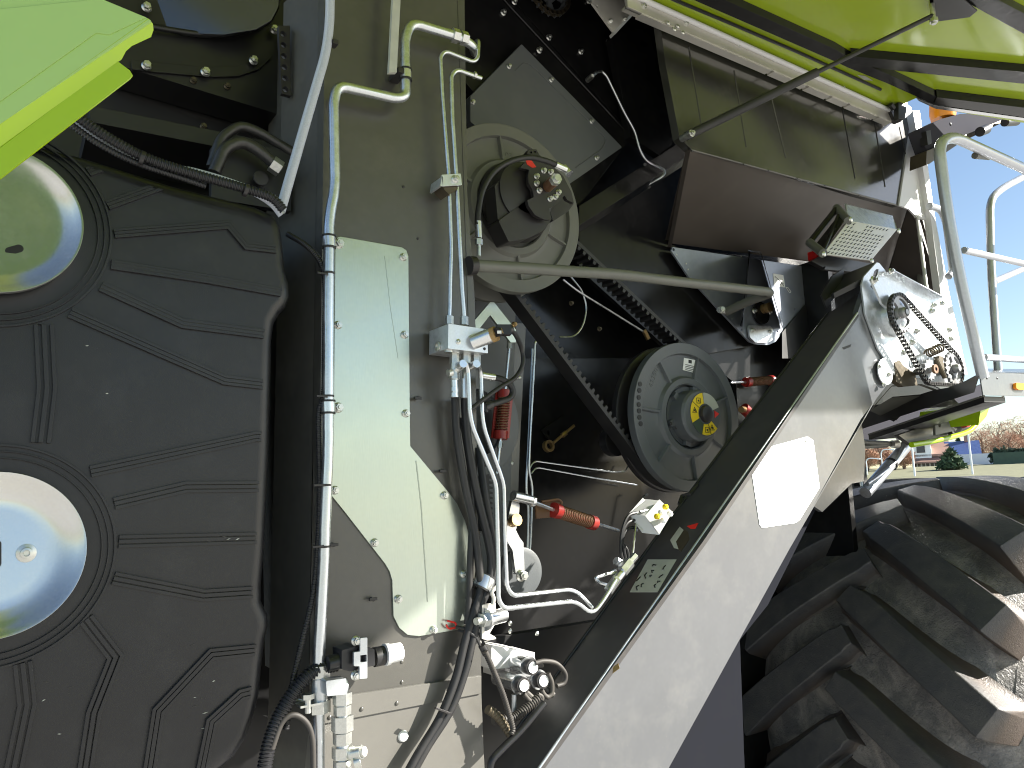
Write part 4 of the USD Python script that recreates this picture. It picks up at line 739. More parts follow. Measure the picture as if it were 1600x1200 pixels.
# valve bank in the sun
bk = part('valve_bank', [prism([P(768, 1008, 1.56), P(827, 1018, 1.56), P(827, 1040, 1.56), P(768, 1046, 1.56)], [0, .12, 0]), bx(P(795, 1035, 1.66), (.09, .1, .05))], 'post_white', H, 'sunlit pale valve bank with three solenoids')
bolts(bk, [(797, 974, 1.62), (797, 986, 1.6), (839, 990, 1.62)], 1.6, .006, 'zinc', 'dome')
for k, ((u0, v0), (u1, v1)) in enumerate([((798, 1033), (826, 1041)), ((784, 1060), (812, 1069)), ((812, 1055), (842, 1062))]):
    a, b = P(u0, v0, 1.58), P(u1, v1, 1.50); d = unit(b - a)
    so = part('bank_solenoid', [cyl(a - d * .02, b, .0185, 24), cyl(b - d * .003, b + d * .001, .0225, 24)], 'bright_steel', H, ['upper solenoid of the valve bank', 'lower left solenoid of the valve bank', 'lower right solenoid of the valve bank'][k])
    part('knurled_nut', [cyl(b, b + d * .018, .0178, 14)], 'hub_black', so); part('end_cap', cyl(b + d * .016, b + d * .0205, .0125, 20), 'sticker_white', so)
    st = b + d * .002 + UP * -.018 * (1 if k else -.1) + RIGHT * .012
    part('plug', [cyl(st, st + RIGHT * .02 - UP * (.018 if k else -.004), .0075, 10)], 'hose_dusty', so)
for px, lb in [([(836, 1036), (850, 1033), (868, 1036), (880, 1047), (884, 1058), (880, 1068), (870, 1072)], 'upper ribbed cable of the valve bank'), ([(818, 1084), (828, 1095), (840, 1099), (846, 1094), (846, 1088), (840, 1085)], 'lower looping cable of the valve bank'), ([(856, 1052), (862, 1066), (862, 1082), (856, 1089), (850, 1085), (846, 1078)], 'middle cable of the valve bank')]:
    part('bank_cable', hose([(u, v) for u, v in px], 1.48, .0055), 'hose_dusty', H, lb)
part('cable_sleeve', corrugated([(842, 1090), (820, 1108), (800, 1122), (770, 1126)], 1.48, .011, .006), 'hose_dusty', H); part('silver_pipe', tube([(803, 1085), (803, 1115)], 1.5, .006), 'galvanised', H)
part('foil_wrap', corrugated([(762, 1108), (776, 1118), (790, 1136), (797, 1147)], 1.46, .010, .009), 'chain_rust', H)
part('lower_trim', hose([(765, 1215), (768, 1190), (785, 1170), (815, 1140), (850, 1098)], 1.44, .008), 'tank_plastic', H, 'rounded black trim at the foot of the arm')
# black lower bay blocker
part('bay_lower_wall', slab([(748, 1000), (1000, 960), (1000, 1300), (748, 1300)], 1.75, .03), 'black_paint', H, 'black wall low in the bay')

# ---- lubrication block on the arm and fittings
lb_ = part('lube_block', [prism([P(1008, 806, 1.52), P(1030, 782, 1.52), P(1051, 800, 1.48), P(1030, 836, 1.48)], unit([-.3, .9, .1]) * .05)], 'post_white', H, 'small white lubrication distributor with yellow caps')
for (u, v, m_) in [(1038, 792, 'warn_yellow'), (1025, 807, 'warn_yellow'), (1045, 803, 'sticker_white'), (1035, 813, 'sticker_white'), (1031, 801, 'sticker_white')]: part('cap', rev([(0, 0), (.0075, 0), (.0075, .008), (.004, .012), (0, .012)], P(u, v, 1.475), NY, 14), m_, lb_)
for k in range(3): 
    part('nipple', cyl(P(1000 + 4 * k, 800 + 12 * k, 1.53), P(1012 + 4 * k, 797 + 12 * k, 1.53), .004, 8), 'zinc', lb_)
    part('lube_hose', hose([(1000 + 4 * k, 800 + 12 * k), (982, 806 + 10 * k), (972, 830 + 8 * k), (970 + 5 * k, 860), (974 + 4 * k, 880), (978, 900)], 1.55, .0042, 8), 'rubber', H, ['uppermost', 'middle', 'lowest'][k] + ' thin black hose of the lubrication distributor')
cf = part('arm_fitting', [cyl(P(950, 924, 1.43), P(964, 904, 1.43), .0115, 6), cyl(P(964, 904, 1.43), P(974, 892, 1.43), .010, 12), cyl(P(972, 893, 1.43), P(984, 878, 1.43), .0145, 6), cyl(P(984, 878, 1.43), P(993, 868, 1.43), .009, 6), cyl(P(968, 880, 1.45), P(976, 893, 1.43), .008, 10), cyl(P(962, 876, 1.45), P(972, 882, 1.45), .0105, 6)], 'bright_steel', H, 'cluster of bright fittings on the edge of the arm')
part('side_elbow', tube([(948, 914), (935, 910), (930, 903), (950, 896), (962, 890)], 1.46, .0045, .01, 8), 'tube_steel', cf); part('lever', bx(P(957, 895, 1.44), (.04, .006, .006)), 'zinc', cf)
part('lube_rod', cyl(P(988, 870, 1.5), P(994, 815, 1.55), .003, 8), 'tube_steel', H)
# ================================================================ slanting arm (elevator housing)
YA = 1.42
armf = [(838, 1207), (800, 1262), (1010, 1262), (1045, 1200), (1277, 779), (1345, 655), (1396, 588), (1372, 545), (1352, 490), (1352, 452), (1340, 489)]
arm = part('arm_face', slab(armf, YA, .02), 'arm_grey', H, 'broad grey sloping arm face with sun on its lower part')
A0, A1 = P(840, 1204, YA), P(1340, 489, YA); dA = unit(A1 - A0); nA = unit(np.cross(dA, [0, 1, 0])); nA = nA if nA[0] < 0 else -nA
armtop = part('arm_edge_shaded', slabn([(720, 1262), (765, 1197), (1023, 843), (1231, 571), (1295, 489), (1352, 452), (1340, 489), (1100, 844), (840, 1204), (800, 1262)], A0, nA, .012), 'arm_edge_shaded', H, 'upper edge of the sloping arm darkened for its shade')
part('arm_back', [prism([P(1045, 1200, YA) + [0, .02, 0], P(1396, 588, YA) + [0, .02, 0], P(1396, 588, YA) + [0, .1, 0], P(1045, 1200, YA) + [0, .1, 0]], [.006, 0, 0])], 'arm_grey', H)
part('edge_trim', sweep(np.array([PL(u, v, A0 + nA * .003, nA) for u, v in [(762, 1200), (900, 1012), (1023, 842), (1130, 700), (1231, 570), (1293, 490)]]), .0035, 8), 'black_paint', armtop)
part('edge_gasket', sweep(np.array([PL(u, v, A0 + nA * .004, nA) for u, v in [(1062, 788), (1066, 776), (1078, 772), (1090, 757)]]), .007, 8), 'rubber', armtop)
part('edge_highlight', sweep(np.array([A0 + dA * s + [0, .001, 0] for s in np.linspace(-.05, np.linalg.norm(A1 - A0), 6)]), .0032, 8), 'galvanised', arm)  # bright line added along the corner as its painted highlight
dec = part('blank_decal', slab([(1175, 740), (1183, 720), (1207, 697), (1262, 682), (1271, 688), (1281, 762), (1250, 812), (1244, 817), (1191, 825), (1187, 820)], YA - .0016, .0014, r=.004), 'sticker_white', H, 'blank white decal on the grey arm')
bolts(arm, [(1259, 689)], YA - .002, .005, 'zinc', 'dome'); 
for px in ([(1250, 596), (1276, 590), (1280, 594), (1262, 600)],): part('black_scuff', slab([(1316, 543), (1330, 538), (1329, 542), (1319, 546)], YA - .0008, .0007), 'print_black', arm)
st = part('notice_sticker', slabn([(1012, 874), (1057, 874), (1027, 925), (984, 925)], A0 + nA * .0012, nA, .001), 'sticker_silver', H, 'silver notice with black pictograms on the arm edge')
def ona(u, v): return PL(u, v, A0 + nA * .0022, nA)
for k, (u, v) in enumerate([(1021, 882), (1038, 885), (1018, 891), (1007, 899), (1015, 899), (1032, 900), (994, 917), (1002, 913), (1027, 908), (1022, 915), (997, 905)]):
    c_ = ona(u, v); e_ = ona(u + rng.uniform(2, 5), v + rng.uniform(-4, 3)); f_ = ona(u + rng.uniform(-3, 3), v + rng.uniform(2, 5)); part('pictogram', sweep(np.array([e_, c_, f_]), .0016, 6), 'print_black', st)
part('worn_label', slabn([(1049, 838), (1062, 823), (1075, 831), (1077, 842), (1064, 862), (1052, 852)], A0 + nA * .0012, nA, .001), 'chain_rust', armtop); part('worn_label', slabn([(1047, 844), (1062, 823), (1068, 828), (1056, 846), (1060, 858), (1053, 856)], A0 + nA * .0018, nA, .001), 'sticker_silver', armtop)
part('red_mark', slabn([(1073, 822), (1091, 817), (1086, 826), (1079, 826)], A0 + nA * .0014, nA, .001), 'warn_red', armtop)
for px in ([(1000, 868), (1012, 874), (984, 912), (990, 896)],): part('rust_patch', slabn([(957, 1052), (968, 1044), (966, 1036), (958, 1042)], A0 + nA * .001, nA, .0008), 'brown_cap', armtop)
part('inner_panel', slab([(1030, 1270), (1045, 1198), (1277, 778), (1300, 745), (1200, 945), (1156, 1000), (1166, 1270)], 1.68, .02), 'shade_black', H, 'panel behind the arm with its shade painted blue black')  # shade behind the arm is painted into this panel
part('inner_panel', slab([(1270, 790), (1345, 652), (1352, 700), (1350, 752), (1330, 756), (1285, 800)], 1.66, .015), 'arm_grey', H, 'pale panel end behind the arm')  # lit end of the same panel, left in the lighter arm paint

# ---- grain tank wall above, funnel below
YH = 1.66
hw = part('hopper_wall', slab([(1026, -2), (1397, 168), (1420, 180), (1426, 196), (1405, 321), (1080, 233), (1062, 215), (1040, 100)], YH, .03), 'hopper_grey', H, 'upright dark panel of the grain tank with raised seams')
for a, b in [((1076, 72), (1096, 195)), ((1147, 110), (1166, 230)), ((1205, 150), (1228, 247)), ((1316, 170), (1336, 279)), ((1365, 182), (1383, 292)), ((1405, 198), (1417, 250))]:
    part('pressed_seam', sweep(np.array(pts([a, b], YH - .0005)), .0024, 8), 'black_paint' if a[0] > 1300 else 'hopper_grey', hw)
part('end_wall', slab([(1000, -10), (1032, 20), (1042, 100), (1064, 216), (1078, 234), (1060, 262), (985, 214), (955, 60)], 1.90, .03), 'dark_paint', H, 'dark end wall of the grain tank')
fq = [P(1079, 234, YH), P(1420, 326, YH), P(1392, 425, 2.0), P(1049, 387, 2.0)]
fu = part('funnel', prism([P(1079, 234, YH), P(1440, 331, YH), P(1440, 331, YH) + (fq[2] - fq[1]), fq[3]], [0, .02, .008]), 'funnel_paint', H, 'brownish sloping underside of the grain tank')
part('folded_edge', sweep(np.array(pts([(1079, 234), (1425, 327)], YH + .001)), .0035, 8), 'anthracite', fu); bolts(fu, [(1081, 236), (1162, 257), (1201, 266), (1246, 279), (1289, 290), (1342, 306), (1386, 318)], YH - .003, .004, 'black_paint', 'dome', name='rivet')
part('funnel_end', prism([P(1420, 325, YH), P(1441, 342, YH), P(1475, 470, 1.8), P(1392, 425, 2.0)], [.02, .02, 0]), 'funnel_paint', H, 'end face of the sloping underside')
part('lower_back', slab([(1040, 380), (1400, 420), (1500, 600), (1280, 700), (1160, 760), (1150, 600), (1100, 560)], 2.06, .02), 'dark_paint', H, 'dark wall under the sloping underside')
gp = part('gusset_plate', slab([(1051, 386), (1291, 421), (1292, 480), (1280, 500), (1258, 476), (1222, 520), (1212, 534), (1201, 539), (1182, 538), (1171, 534), (1121, 481), (1076, 432), (1049, 392)], 1.985, .008, r=.004, holes=[(1052.5, 390, .006), (1096, 450, .004), (1144, 499, .004), (1159, 515, .004), (1215, 518, .004), (1242, 483, .004), (1254, 467, .004), (1272, 486, .004)]), 'plate_sky_tint', H, 'grey gusset plate tinted with reflected sky blue')
part('dark_diamond_plate', slab([(1258, 476), (1284, 500), (1262, 560), (1222, 560), (1222, 520)], 1.978, .004), 'black_paint', gp)  # plain black diamond in front of the gusset
bolts(gp, [(1158, 401), (1072, 412), (1075, 421), (1057, 398)], 1.985, .004, 'zinc', 'dome', name='rivet')
ub = part('bracket_flange', [prism([P(1170, 392, 1.98), P(1169, 392, 1.86), P(1166, 470, 1.86), P(1156, 510, 1.86), P(1158, 510, 1.98)], [.004, 0, 0]), prism([P(1189, 395, 1.98), P(1189, 397, 1.87), P(1222, 512, 1.87), P(1222, 512, 1.98)], [.004, 0, .001]), prism([P(1170, 392, 1.98), P(1169, 392, 1.86), P(1189, 397, 1.87), P(1189, 395, 1.98)], [0, 0, .004])], 'dark_paint', H, 'dark folded bracket on the gusset plate')
bh = part('bearing_hub', [rev([(0, 0), (.046, 0), (.046, .014), (.034, .018), (0, .018)], P(1187, 490, 1.98), NY, 36)], 'dark_paint', H, 'small bearing housing with brass collars'); part('collar', [rev([(0, .016), (.02, .016), (.02, .03), (.017, .03), (.017, .036), (.02, .036), (.02, .052), (.012, .056), (0, .056)], P(1187, 484, 1.98), NY, 24)], 'brass', bh)
bolts(bh, [(1178, 486), (1203, 488)], 1.965, .010, 'zinc', 'nut')
cp = part('cover_plate', slab([(1171, 508), (1203, 509), (1207, 513), (1207, 531), (1200, 536), (1180, 535), (1172, 527), (1170, 512)], 1.972, .008, r=.003), 'galvanised', H, 'small bright cover plate with two nuts'); bolts(cp, [(1176, 516), (1203, 518)], 1.972, .008)
ws = part('warning_sign', slab([(1208, 427), (1224, 430), (1227, 449), (1210, 447)], 1.9835, .0012), 'sticker_white', gp, 'small white pictogram sign'); 
part('pictogram_line', [sweep(np.array(pts([(1211, 432), (1220, 440), (1225, 447)], 1.983)), .0011, 5), sweep(np.array(pts([(1218, 447), (1223, 437)], 1.983)), .0011, 5), sweep(np.array(pts([(1215, 444), (1225, 443)], 1.983)), .0009, 5)], 'print_black', gp)
part('tube_mark', tube([(1228, 449), (1231, 449), (1236, 456), (1234, 458), (1228, 449)], 1.983, .0012, .003, 6), 'sticker_white', gp)
# ---- folded step of punched plate
sx = dict(TL=P(1326, 345, 1.56), TR=P(1402, 358, 1.56), BR=P(1361, 407, 1.53), BL=P(1286, 397, 1.53))
nst = unit(np.cross(sx['BR'] - sx['BL'], sx['TL'] - sx['BL'])); nst = nst if nst[1] < 0 else -nst
stp = part('folded_step', prism([sx['BL'], sx['BR'], sx['TR'], sx['TL']], -nst * .005), 'rail_alloy', H, 'folded step of pale punched tread plate')
dm = []
for i in range(12):
    for j in range(9):
        if (j > 6 and (i in (2, 3, 4))) or (j == 7 and i > 7): continue
        c_ = sx['BL'] + (sx['BR'] - sx['BL']) * (.07 + .075 * i) + (sx['TL'] - sx['BL']) * (.06 + .108 * j); e_ = (sx['BR'] - sx['BL']) * .018; f_ = (sx['TL'] - sx['BL']) * .03
        dm += [prism([c_ - e_ * .8, c_ + e_ * .2 - f_, c_ + e_ * .8 - f_ * .2, c_ + f_ * .2], nst * .0025), prism([c_ - e_ * .1 + f_ * .2, c_ + e_ * .8, c_ + e_ * 1.2 + f_ * .8, c_ + e_ * .3 + f_], nst * .0025)]
part('grip_punching', dm, 'print_black', stp, smooth=False, kind='stuff')
part('upper_flange', prism([sx['TL'], sx['TR'], P(1395, 337, 1.60), P(1322, 318, 1.60)], [0, .004, .002]), 'galvanised', stp)
part('hinge_tube', [cyl(P(1325, 345, 1.55), P(1307, 325, 1.64), .0155, 16)], 'cast_olive', stp); part('hinge_tube', [cyl(P(1286, 396, 1.53), P(1265, 379, 1.62), .0155, 16)], 'cast_olive', stp)
part('side_strut', [cyl(P(1306, 328, 1.63), P(1266, 378, 1.62), .012, 12), cyl(P(1310, 337, 1.6), P(1287, 392, 1.54), .007, 10), prism([P(1312, 335, 1.6), P(1324, 345, 1.565), P(1288, 392, 1.545), P(1278, 385, 1.6)], [0, .003, 0])], 'dark_paint', stp)
bolts(stp, [(1287, 397), (1362, 408), (1404, 361), (1329, 343)], 1.52, .011, 'zinc', 'dome'); part('red_block', bx(P(1271, 400, 1.62), (.025, .03, .03)), 'red_lens', stp)
part('latch_rail', [slab([(1285, 398), (1362, 412), (1345, 428), (1290, 420), (1268, 408)], 1.6, .02), slab([(1290, 416), (1350, 421), (1340, 425), (1288, 421)], 1.58, .01)], 'black_paint', stp)
part('olive_flap', slab([(1396, 336), (1420, 325), (1424, 328), (1400, 345)], 1.78, .006), 'cast_olive', H)

# ---- upper rail (hinge rail of the hood)
YR = 1.6; xa, xb = P(985, -4, YR)[0], P(1396, 170, YR)[0]; zr = P(1200, 84, YR)[2]
rail = part('hinge_rail', [bx(((xa + xb) / 2, YR + .02, zr - .024), (xb - xa, .012, .04))], 'rail_alloy', H, 'long pale hinge rail above the grain tank wall')
part('rail_bead', cyl((xa, YR + .008, zr), (xb, YR + .008, zr), .009, 16), 'post_white', rail)  # sunlit highlight of the rail edge painted white
part('rail_lip', [bx((xa + (xb - xa) * (s0 + s1) / 2, YR + .03, zr - .046), ((xb - xa) * (s1 - s0), .03, .005)) for s0, s1 in [(.04, .47), (.48, .61), (.62, .71), (.72, .79), (.80, .93), (.94, 1)]], 'rail_alloy', rail)
part('rail_step', bx(((xa + xb) / 2, YR + .032, zr - .040), (xb - xa, .02, .008)), 'rail_alloy', rail)
bolts(rail, [(1006, 9), (1072, 36), (1154, 70), (1208, 93), (1241, 107), (1273, 120), (1317, 138), (1373, 162)], YR + .014, .0105, 'zinc', 'cap')
bolts(rail, [(1044, 36), (1054, 46), (1059, 41), (1067, 51)], YR + .01, .008, 'zinc', 'dome', name='screw')
part('end_bracket', [slab([(1386, 160), (1412, 158), (1424, 168), (1424, 176), (1408, 190), (1398, 186)], 1.6, .03), slab([(1404, 160), (1418, 160), (1414, 186), (1404, 186)], 1.56, .02), cyl(P(1391, 163, 1.58), P(1396, 170, 1.58), .012, 6)], 'black_paint', H, 'black hinge bracket at the end of the rail')
# ---- white front post
post = part('front_post', [slab([(1426, 172), (1437, 172), (1462, 345), (1484, 460), (1512, 585), (1492, 585), (1470, 460), (1455, 345), (1440, 250)], 1.63, .03)], 'post_white', H, 'sunlit pale post at the front of the grain tank')
part('post_web', slab([(1425, 188), (1436, 205), (1455, 346), (1433, 340), (1421, 327), (1405, 321)], 1.652, .008), 'post_white', post); part('slot', slab([(1437, 222), (1439, 223), (1442, 245), (1439, 244)], 1.628, .002), 'print_black', post)
part('stay_rod', cyl(P(1433, 336, 1.66), P(1449, 462, 1.50), .0075, 14), 'post_white', H, 'thin white rod in front of the post'); part('rod_head', cyl(P(1431, 334, 1.66), P(1438, 337, 1.66), .010, 10), 'zinc', post)
part('front_panel', slab([(1438, 338), (1458, 345), (1478, 440), (1505, 585), (1460, 600), (1440, 440)], 1.82, .02), 'cast_olive', H, 'olive panel behind the white rod')
# ---- gas strut and hood
gs = part('gas_strut', [cyl(P(1072, 213, 1.61), PZ(1250, 124, 3.2) * .0 + (P(1072, 213, 1.61) * .47 + PZ(1458, 24, 3.38) * .53), .0145, 18)], 'rubber', H, 'black gas strut holding up the hood')
ga, gb_ = P(1072, 213, 1.61), PZ(1458, 24, 3.38); part('rod', cyl(ga * .5 + gb_ * .5, gb_, .0075, 14), 'rubber', gs); part('end_eye', [cyl(ga + NY * -.02, ga + NY * .025, .012, 14), place(nut(.011), ga + NY * .02, NY)], 'zinc', gs)
part('strut_print', beam(ga * .83 + gb_ * .17 + NY * .0145, ga * .79 + gb_ * .21 + NY * .0145, .006, .001, NY), 'sticker_silver', gs)
part('end_bolt', [place(hexn(.014, .012), gb_ + [0, 0, -.012], [0, 0, -1]), cyl(gb_ + [0, 0, -.03], gb_ + [0, 0, .06], .008, 10)], 'zinc', gs)
ZH = 3.46
def onz(px, z=ZH): return [PZ(u, v, z) for u, v in px]
hp = np.array([PZ(u, v, ZH)[:2] for u, v in [(1412, 162), (1432, 153), (1465, 170), (1600, 192)]])
hood_xy = [(-.25, 1.622), (hp[0][0], 1.622), tuple(hp[1]), tuple(hp[2]), tuple(hp[3]), (4.16, .12), (4.40, -.08), (3.94, -.10), (3.54, -.10), (3.49, -.58), (3.25, -1.1), (3.0, -1.9), (-.25, -1.9)]  # unseen outer end stretched over the camera to deepen the shade
hood = part('side_hood', trimesh.Trimesh(*(lambda m: (m.vertices + [0, 0, ZH], m.faces))(extr(Polygon(hood_xy), .035)), process=False), 'lime_inner', H, 'raised lime green side hood seen from below with unseen outer end stretched for shade')
def zbar(px, th=.03, z=ZH): q = [PZ(u, v, z - th)  for u, v in px]; return prism(q, [0, 0, th - .001])
part('frame_bar', [zbar([(1060, -12), (1084, 0), (1300, 94), (1326, 106), (1386, 130), (1459, 163), (1465, 152), (1390, 117), (1330, 92), (1305, 77), (1133, 0), (1110, -12)])], 'dark_paint', hood, 'long dark frame bar near the hinge')
part('frame_bar', [zbar([(1330, 88), (1640, 116), (1640, 135), (1401, 110.5), (1330, 100)], .034)], 'dark_paint', hood, 'dark cross bar')
part('frame_bar', [zbar([(1464, 152), (1640, 173), (1640, 189), (1459, 163)], .036)], 'dark_paint', hood, 'dark bar along the front edge')
part('frame_bar', [zbar([(1490, -12), (1504, 0), (1640, 75), (1640, 42), (1560, 0), (1535, -12)], .03)], 'dark_paint', hood, 'dark bar in the top right corner')
part('chrome_edge', [zbar([(1432, 154), (1460, 165), (1640, 190), (1640, 194), (1462, 170), (1436, 158)], .03)], 'bright_steel', hood, 'bright trim along the front edge')
part('seal', [sweep(np.array(onz([(1035, -8), (1140, 36), (1250, 83), (1376, 140)], ZH - .006)), .0055, 8)], 'rubber', hood, 'black rubber seal')
part('hood_bracket', [prism(onz([(1452, -6), (1500, -6), (1527, 17), (1515, 27), (1462, 34), (1455, 20)], ZH - .04), [0, 0, .004]), prism(onz([(1452, -6), (1455, 20), (1460, 22), (1458, -6)], ZH - .04), [0, 0, .04])], 'black_paint', hood, 'black bracket for the gas strut')
part('hood_sticker', zbar([(1339, 117), (1352, 119), (1364, 126), (1350, 125)], .002), 'sticker_silver', hood)

# ---- chain case
gc = part('chain_case', slab([(1350, 432), (1370, 410), (1374, 411), (1386, 426), (1394, 421), (1473, 463), (1479, 472), (1496, 590), (1500, 602), (1492, 616), (1482, 614), (1440, 592), (1398, 586), (1372, 545), (1352, 490), (1346, 445)], YA - .008, .006, r=.006, holes=[[(1366, 424), (1370, 420), (1373, 421), (1364, 452), (1360, 448)]]), 'galvanised', H, 'galvanised plate carrying two sprockets and a roller chain')
part('folded_rim', [prism([P(1394, 420, YA - .008), P(1474, 463, YA - .008), P(1474, 463, YA - .035), P(1394, 420, YA - .035)], [0, 0, -.003])], 'galvanised', gc)
bolts(gc, [(1391, 424), (1470, 474), (1482, 516), (1484, 530)], YA - .03, .0105); bolts(gc, [(1456, 486), (1458, 477), (1432, 517), (1425, 535), (1412, 550)], YA - .008, .010)
part('tension_arm', [slab([(1361, 436), (1368, 434), (1382, 450), (1392, 470), (1386, 482), (1378, 474)], YA - .03, .008, r=.004)], 'galvanised', gc); bolts(gc, [(1364, 438)], YA - .03, .014)
part('case_hub', rev([(0, 0), (.07, 0), (.068, .02), (.05, .028), (0, .028)], P(1394, 496, YA - .008), NY, 40), 'galvanised', gc)  # plain galvanised hub disc on the case
part('inspection_cover', rev([(0, 0), (.045, 0), (.045, .004), (0, .004)], P(1382, 581, YA - .008), NY, 40), 'galvanised', H, 'round galvanised cover with three bolts'); bolts(gc, [(1373, 573), (1389, 585), (1380, 601)], YA - .013, .007)
YS = 1.365; ca, cb, ci = P(1409, 489, YS), P(1491, 576, YS), P(1452, 578, YS)
sprocket((ca[0], ca[2]), .062, YS, .010, 22, 'sprocket_grey', 'chain_sprocket', 'upper left sprocket of the chain case', slots=3, addend=.007); sprocket((cb[0], cb[2]), .056, YS, .010, 20, 'sprocket_grey', 'chain_sprocket', 'lower right sprocket of the chain case', slots=4, addend=.007)
idl = sprocket((ci[0], ci[2]), .034, YS - .004, .012, 12, 'sprocket_grey', 'idler_sprocket', 'small idler sprocket with a reddish seal', slots=0, addend=.006); part('seal', rev([(0, .012), (.016, .012), (.016, .02), (0, .02)], (ci[0], YS - .004, ci[2]), NY, 24), 'copper_dirty', idl)
part('sprocket_shaft', [cyl(ca, ca + np.array([0, .05, 0]), .018, 14), cyl(cb, cb + np.array([0, .05, 0]), .018, 14), cyl(ci, ci + np.array([0, .05, 0]), .012, 14)], 'chain_steel', gc)
ch2 = part('roller_chain', rev([(.010, 0), (.014, 0), (.014, .01), (.010, .01)], ca + NY * .01, NY, 12), 'chain_steel', H, 'steel roller chain round both sprockets')
lk, pi_ = chainpath([(ca[0], ca[2], .066), (cb[0], cb[2], .060), (ci[0], ci[2] - .012, .036)], .0155, YS)
for a, b in zip(lk, lk[1:] + lk[:1]): link(a, b, YS + .004, .016, .011, 'chain_steel', ch2)
part('small_spring', coil(P(1450, 552, YS + .01), P(1470, 543, YS + .01), .014, .003, 6), 'chain_rust', H, 'small coil spring on the chain case'); part('adjuster', [bx(P(1467, 568, YS + .01), (.03, .02, .05)), cyl(P(1462, 560, YS), P(1476, 590, YS), .008, 8)], 'chain_rust', H)
part('arm_linkage', [slab([(1398, 566), (1405, 562), (1412, 572), (1430, 584), (1434, 602), (1412, 604), (1400, 596)], YA - .01, .02, r=.004)], 'chain_rust', H)
part('head_bracket', [prism([P(1291, 470, 1.52), P(1346, 440, YA), P(1370, 410, YA), P(1318, 432, 1.55)], nA * .004), slab([(1284, 462), (1300, 432), (1320, 418), (1316, 436), (1302, 468), (1292, 482)], 1.52, .006, r=.004, holes=[(1300, 463, .006), (1318, 443, .006)]), prism([P(1304, 466, 1.47), P(1350, 443, YA), P(1346, 436, YA), P(1302, 458, 1.47)], [0, .01, 0])], 'black_paint', H, 'black slotted bracket at the head of the arm')

# ---- underside to the right: tray, platform, fender
part('green_tray', [prism([P(1362, 640, 1.75), P(1395, 602, 1.6), P(1440, 600, 1.5), P(1484, 616, 1.42), P(1500, 618, 1.45), P(1420, 634, 1.62), P(1400, 634, 1.75)], [0, .01, -.004])], 'cast_olive', H, 'dull green underside below the chain case')
pl0, pl1 = P(1531, 583, 1.2), P(1536.5, 617.5, 1.2)
plat = part('platform', [prism([pl0, P(1640, 585.5, 1.2), P(1640, 620, 1.2), pl1], [.0, .004, 0])], 'arm_grey', H, 'step platform with its sunlit front edge')
bolts(plat, [(1542, 591), (1558, 591)], 1.2, .004, 'print_black', 'dome', name='hole')
part('platform_side', prism([pl0, pl1, P(1357, 678, 1.9), P(1342, 672, 1.95), P(1361, 640, 1.9), P(1414, 634, 1.65), P(1484, 618, 1.4), P(1500, 612, 1.33), P(1510, 594, 1.26)], [.006, .002, 0]), 'black_paint', plat)
part('platform_top', prism([pl0, P(1640, 585.5, 1.2), P(1640, 578, 1.6), P(1540, 578, 1.55)], [0, 0, .003]), 'arm_grey', plat)
part('under_beam', prism([P(1357, 680, 1.88), P(1537, 619, 1.22), P(1570, 620, 1.22), P(1402, 677, 1.88)], [0, 0, -.02]), 'black_paint', plat); part('beam_edge', sweep(np.array([P(1357, 679, 1.88), P(1537, 618.5, 1.215)]), .0035, 6), 'cast_olive', plat); part('beam_edge', sweep(np.array([P(1402, 678, 1.88), P(1568, 620, 1.22)]), .004, 6), 'rail_alloy', plat)
al = part('amber_lamp', slab([(1588, 598), (1604, 599), (1604, 609), (1592, 609), (1588, 606)], 1.19, .02, r=.004), 'orange_lens', plat, 'amber side lamp')
part('under_plate', slab([(1346, 645), (1420, 632), (1500, 614), (1534, 600), (1540, 622), (1470, 655), (1402, 684), (1346, 690)], 2.02, .01), 'matte_dark', plat); part('under_cover', prism([P(1402, 676, 1.9), P(1460, 658, 1.7), P(1465, 678, 1.75), P(1408, 682, 1.95)], [0, .02, 0]), 'anthracite', plat)
fen = part('green_fender', [prism([P(1549, 628, 1.5), P(1533, 634, 1.5), P(1529, 664, 1.5), P(1541, 651, 1.5)], [0, .25, 0]), hose([(1424, 695), (1455, 690), (1490, 682), (1515, 673), (1527, 658), (1530, 640), (1533, 632)], 1.6, .011)], 'lime', H, 'lime green fender edge under the platform')
part('under_shell', slab([(1404, 680), (1450, 664), (1490, 650), (1490, 682), (1455, 690), (1424, 695)], 1.66, .02), 'anthracite', fen); part('fender_back', slab([(1488, 650), (1527, 636), (1526, 656), (1514, 670), (1490, 680), (1484, 668)], 1.63, .02), 'black_paint', fen); part('tail_lamp', rev([(0, 0), (.04, 0), (.035, .02), (0, .025)], P(1504, 655, 1.62), NY, 24), 'red_lens', fen, 'dark red round lamp')
part('bracket', slab([(1461, 657), (1480, 652), (1488, 674), (1462, 680)], 1.6, .01, holes=[(1468, 664, .01)]), 'cast_olive', fen)
hy = part('lift_cylinder', [cyl(P(1420, 692, 1.9), P(1352, 770, 1.9), .026, 20)], 'galvanised', H, 'galvanised lift cylinder slanting down behind the tyre'); part('band', place(trimesh.creation.annulus(.026, .03, .012), P(1392, 725, 1.9), P(1420, 692, 1.9) - P(1352, 770, 1.9)), 'black_paint', hy)
part('cylinder_hose', hose([(1412, 700), (1398, 722), (1372, 744), (1355, 756)], 1.88, .009), 'galvanised', hy)
part('valve_rod', [cyl(P(1345, 690, 1.9), P(1396, 694, 1.9), .012, 12), cyl(P(1345, 698, 1.9), P(1385, 696, 1.9), .01, 12)], 'cast_olive', H); part('rod_cap', cyl(P(1394, 694, 1.89), P(1403, 694, 1.88), .018, 14), 'rail_alloy', H)
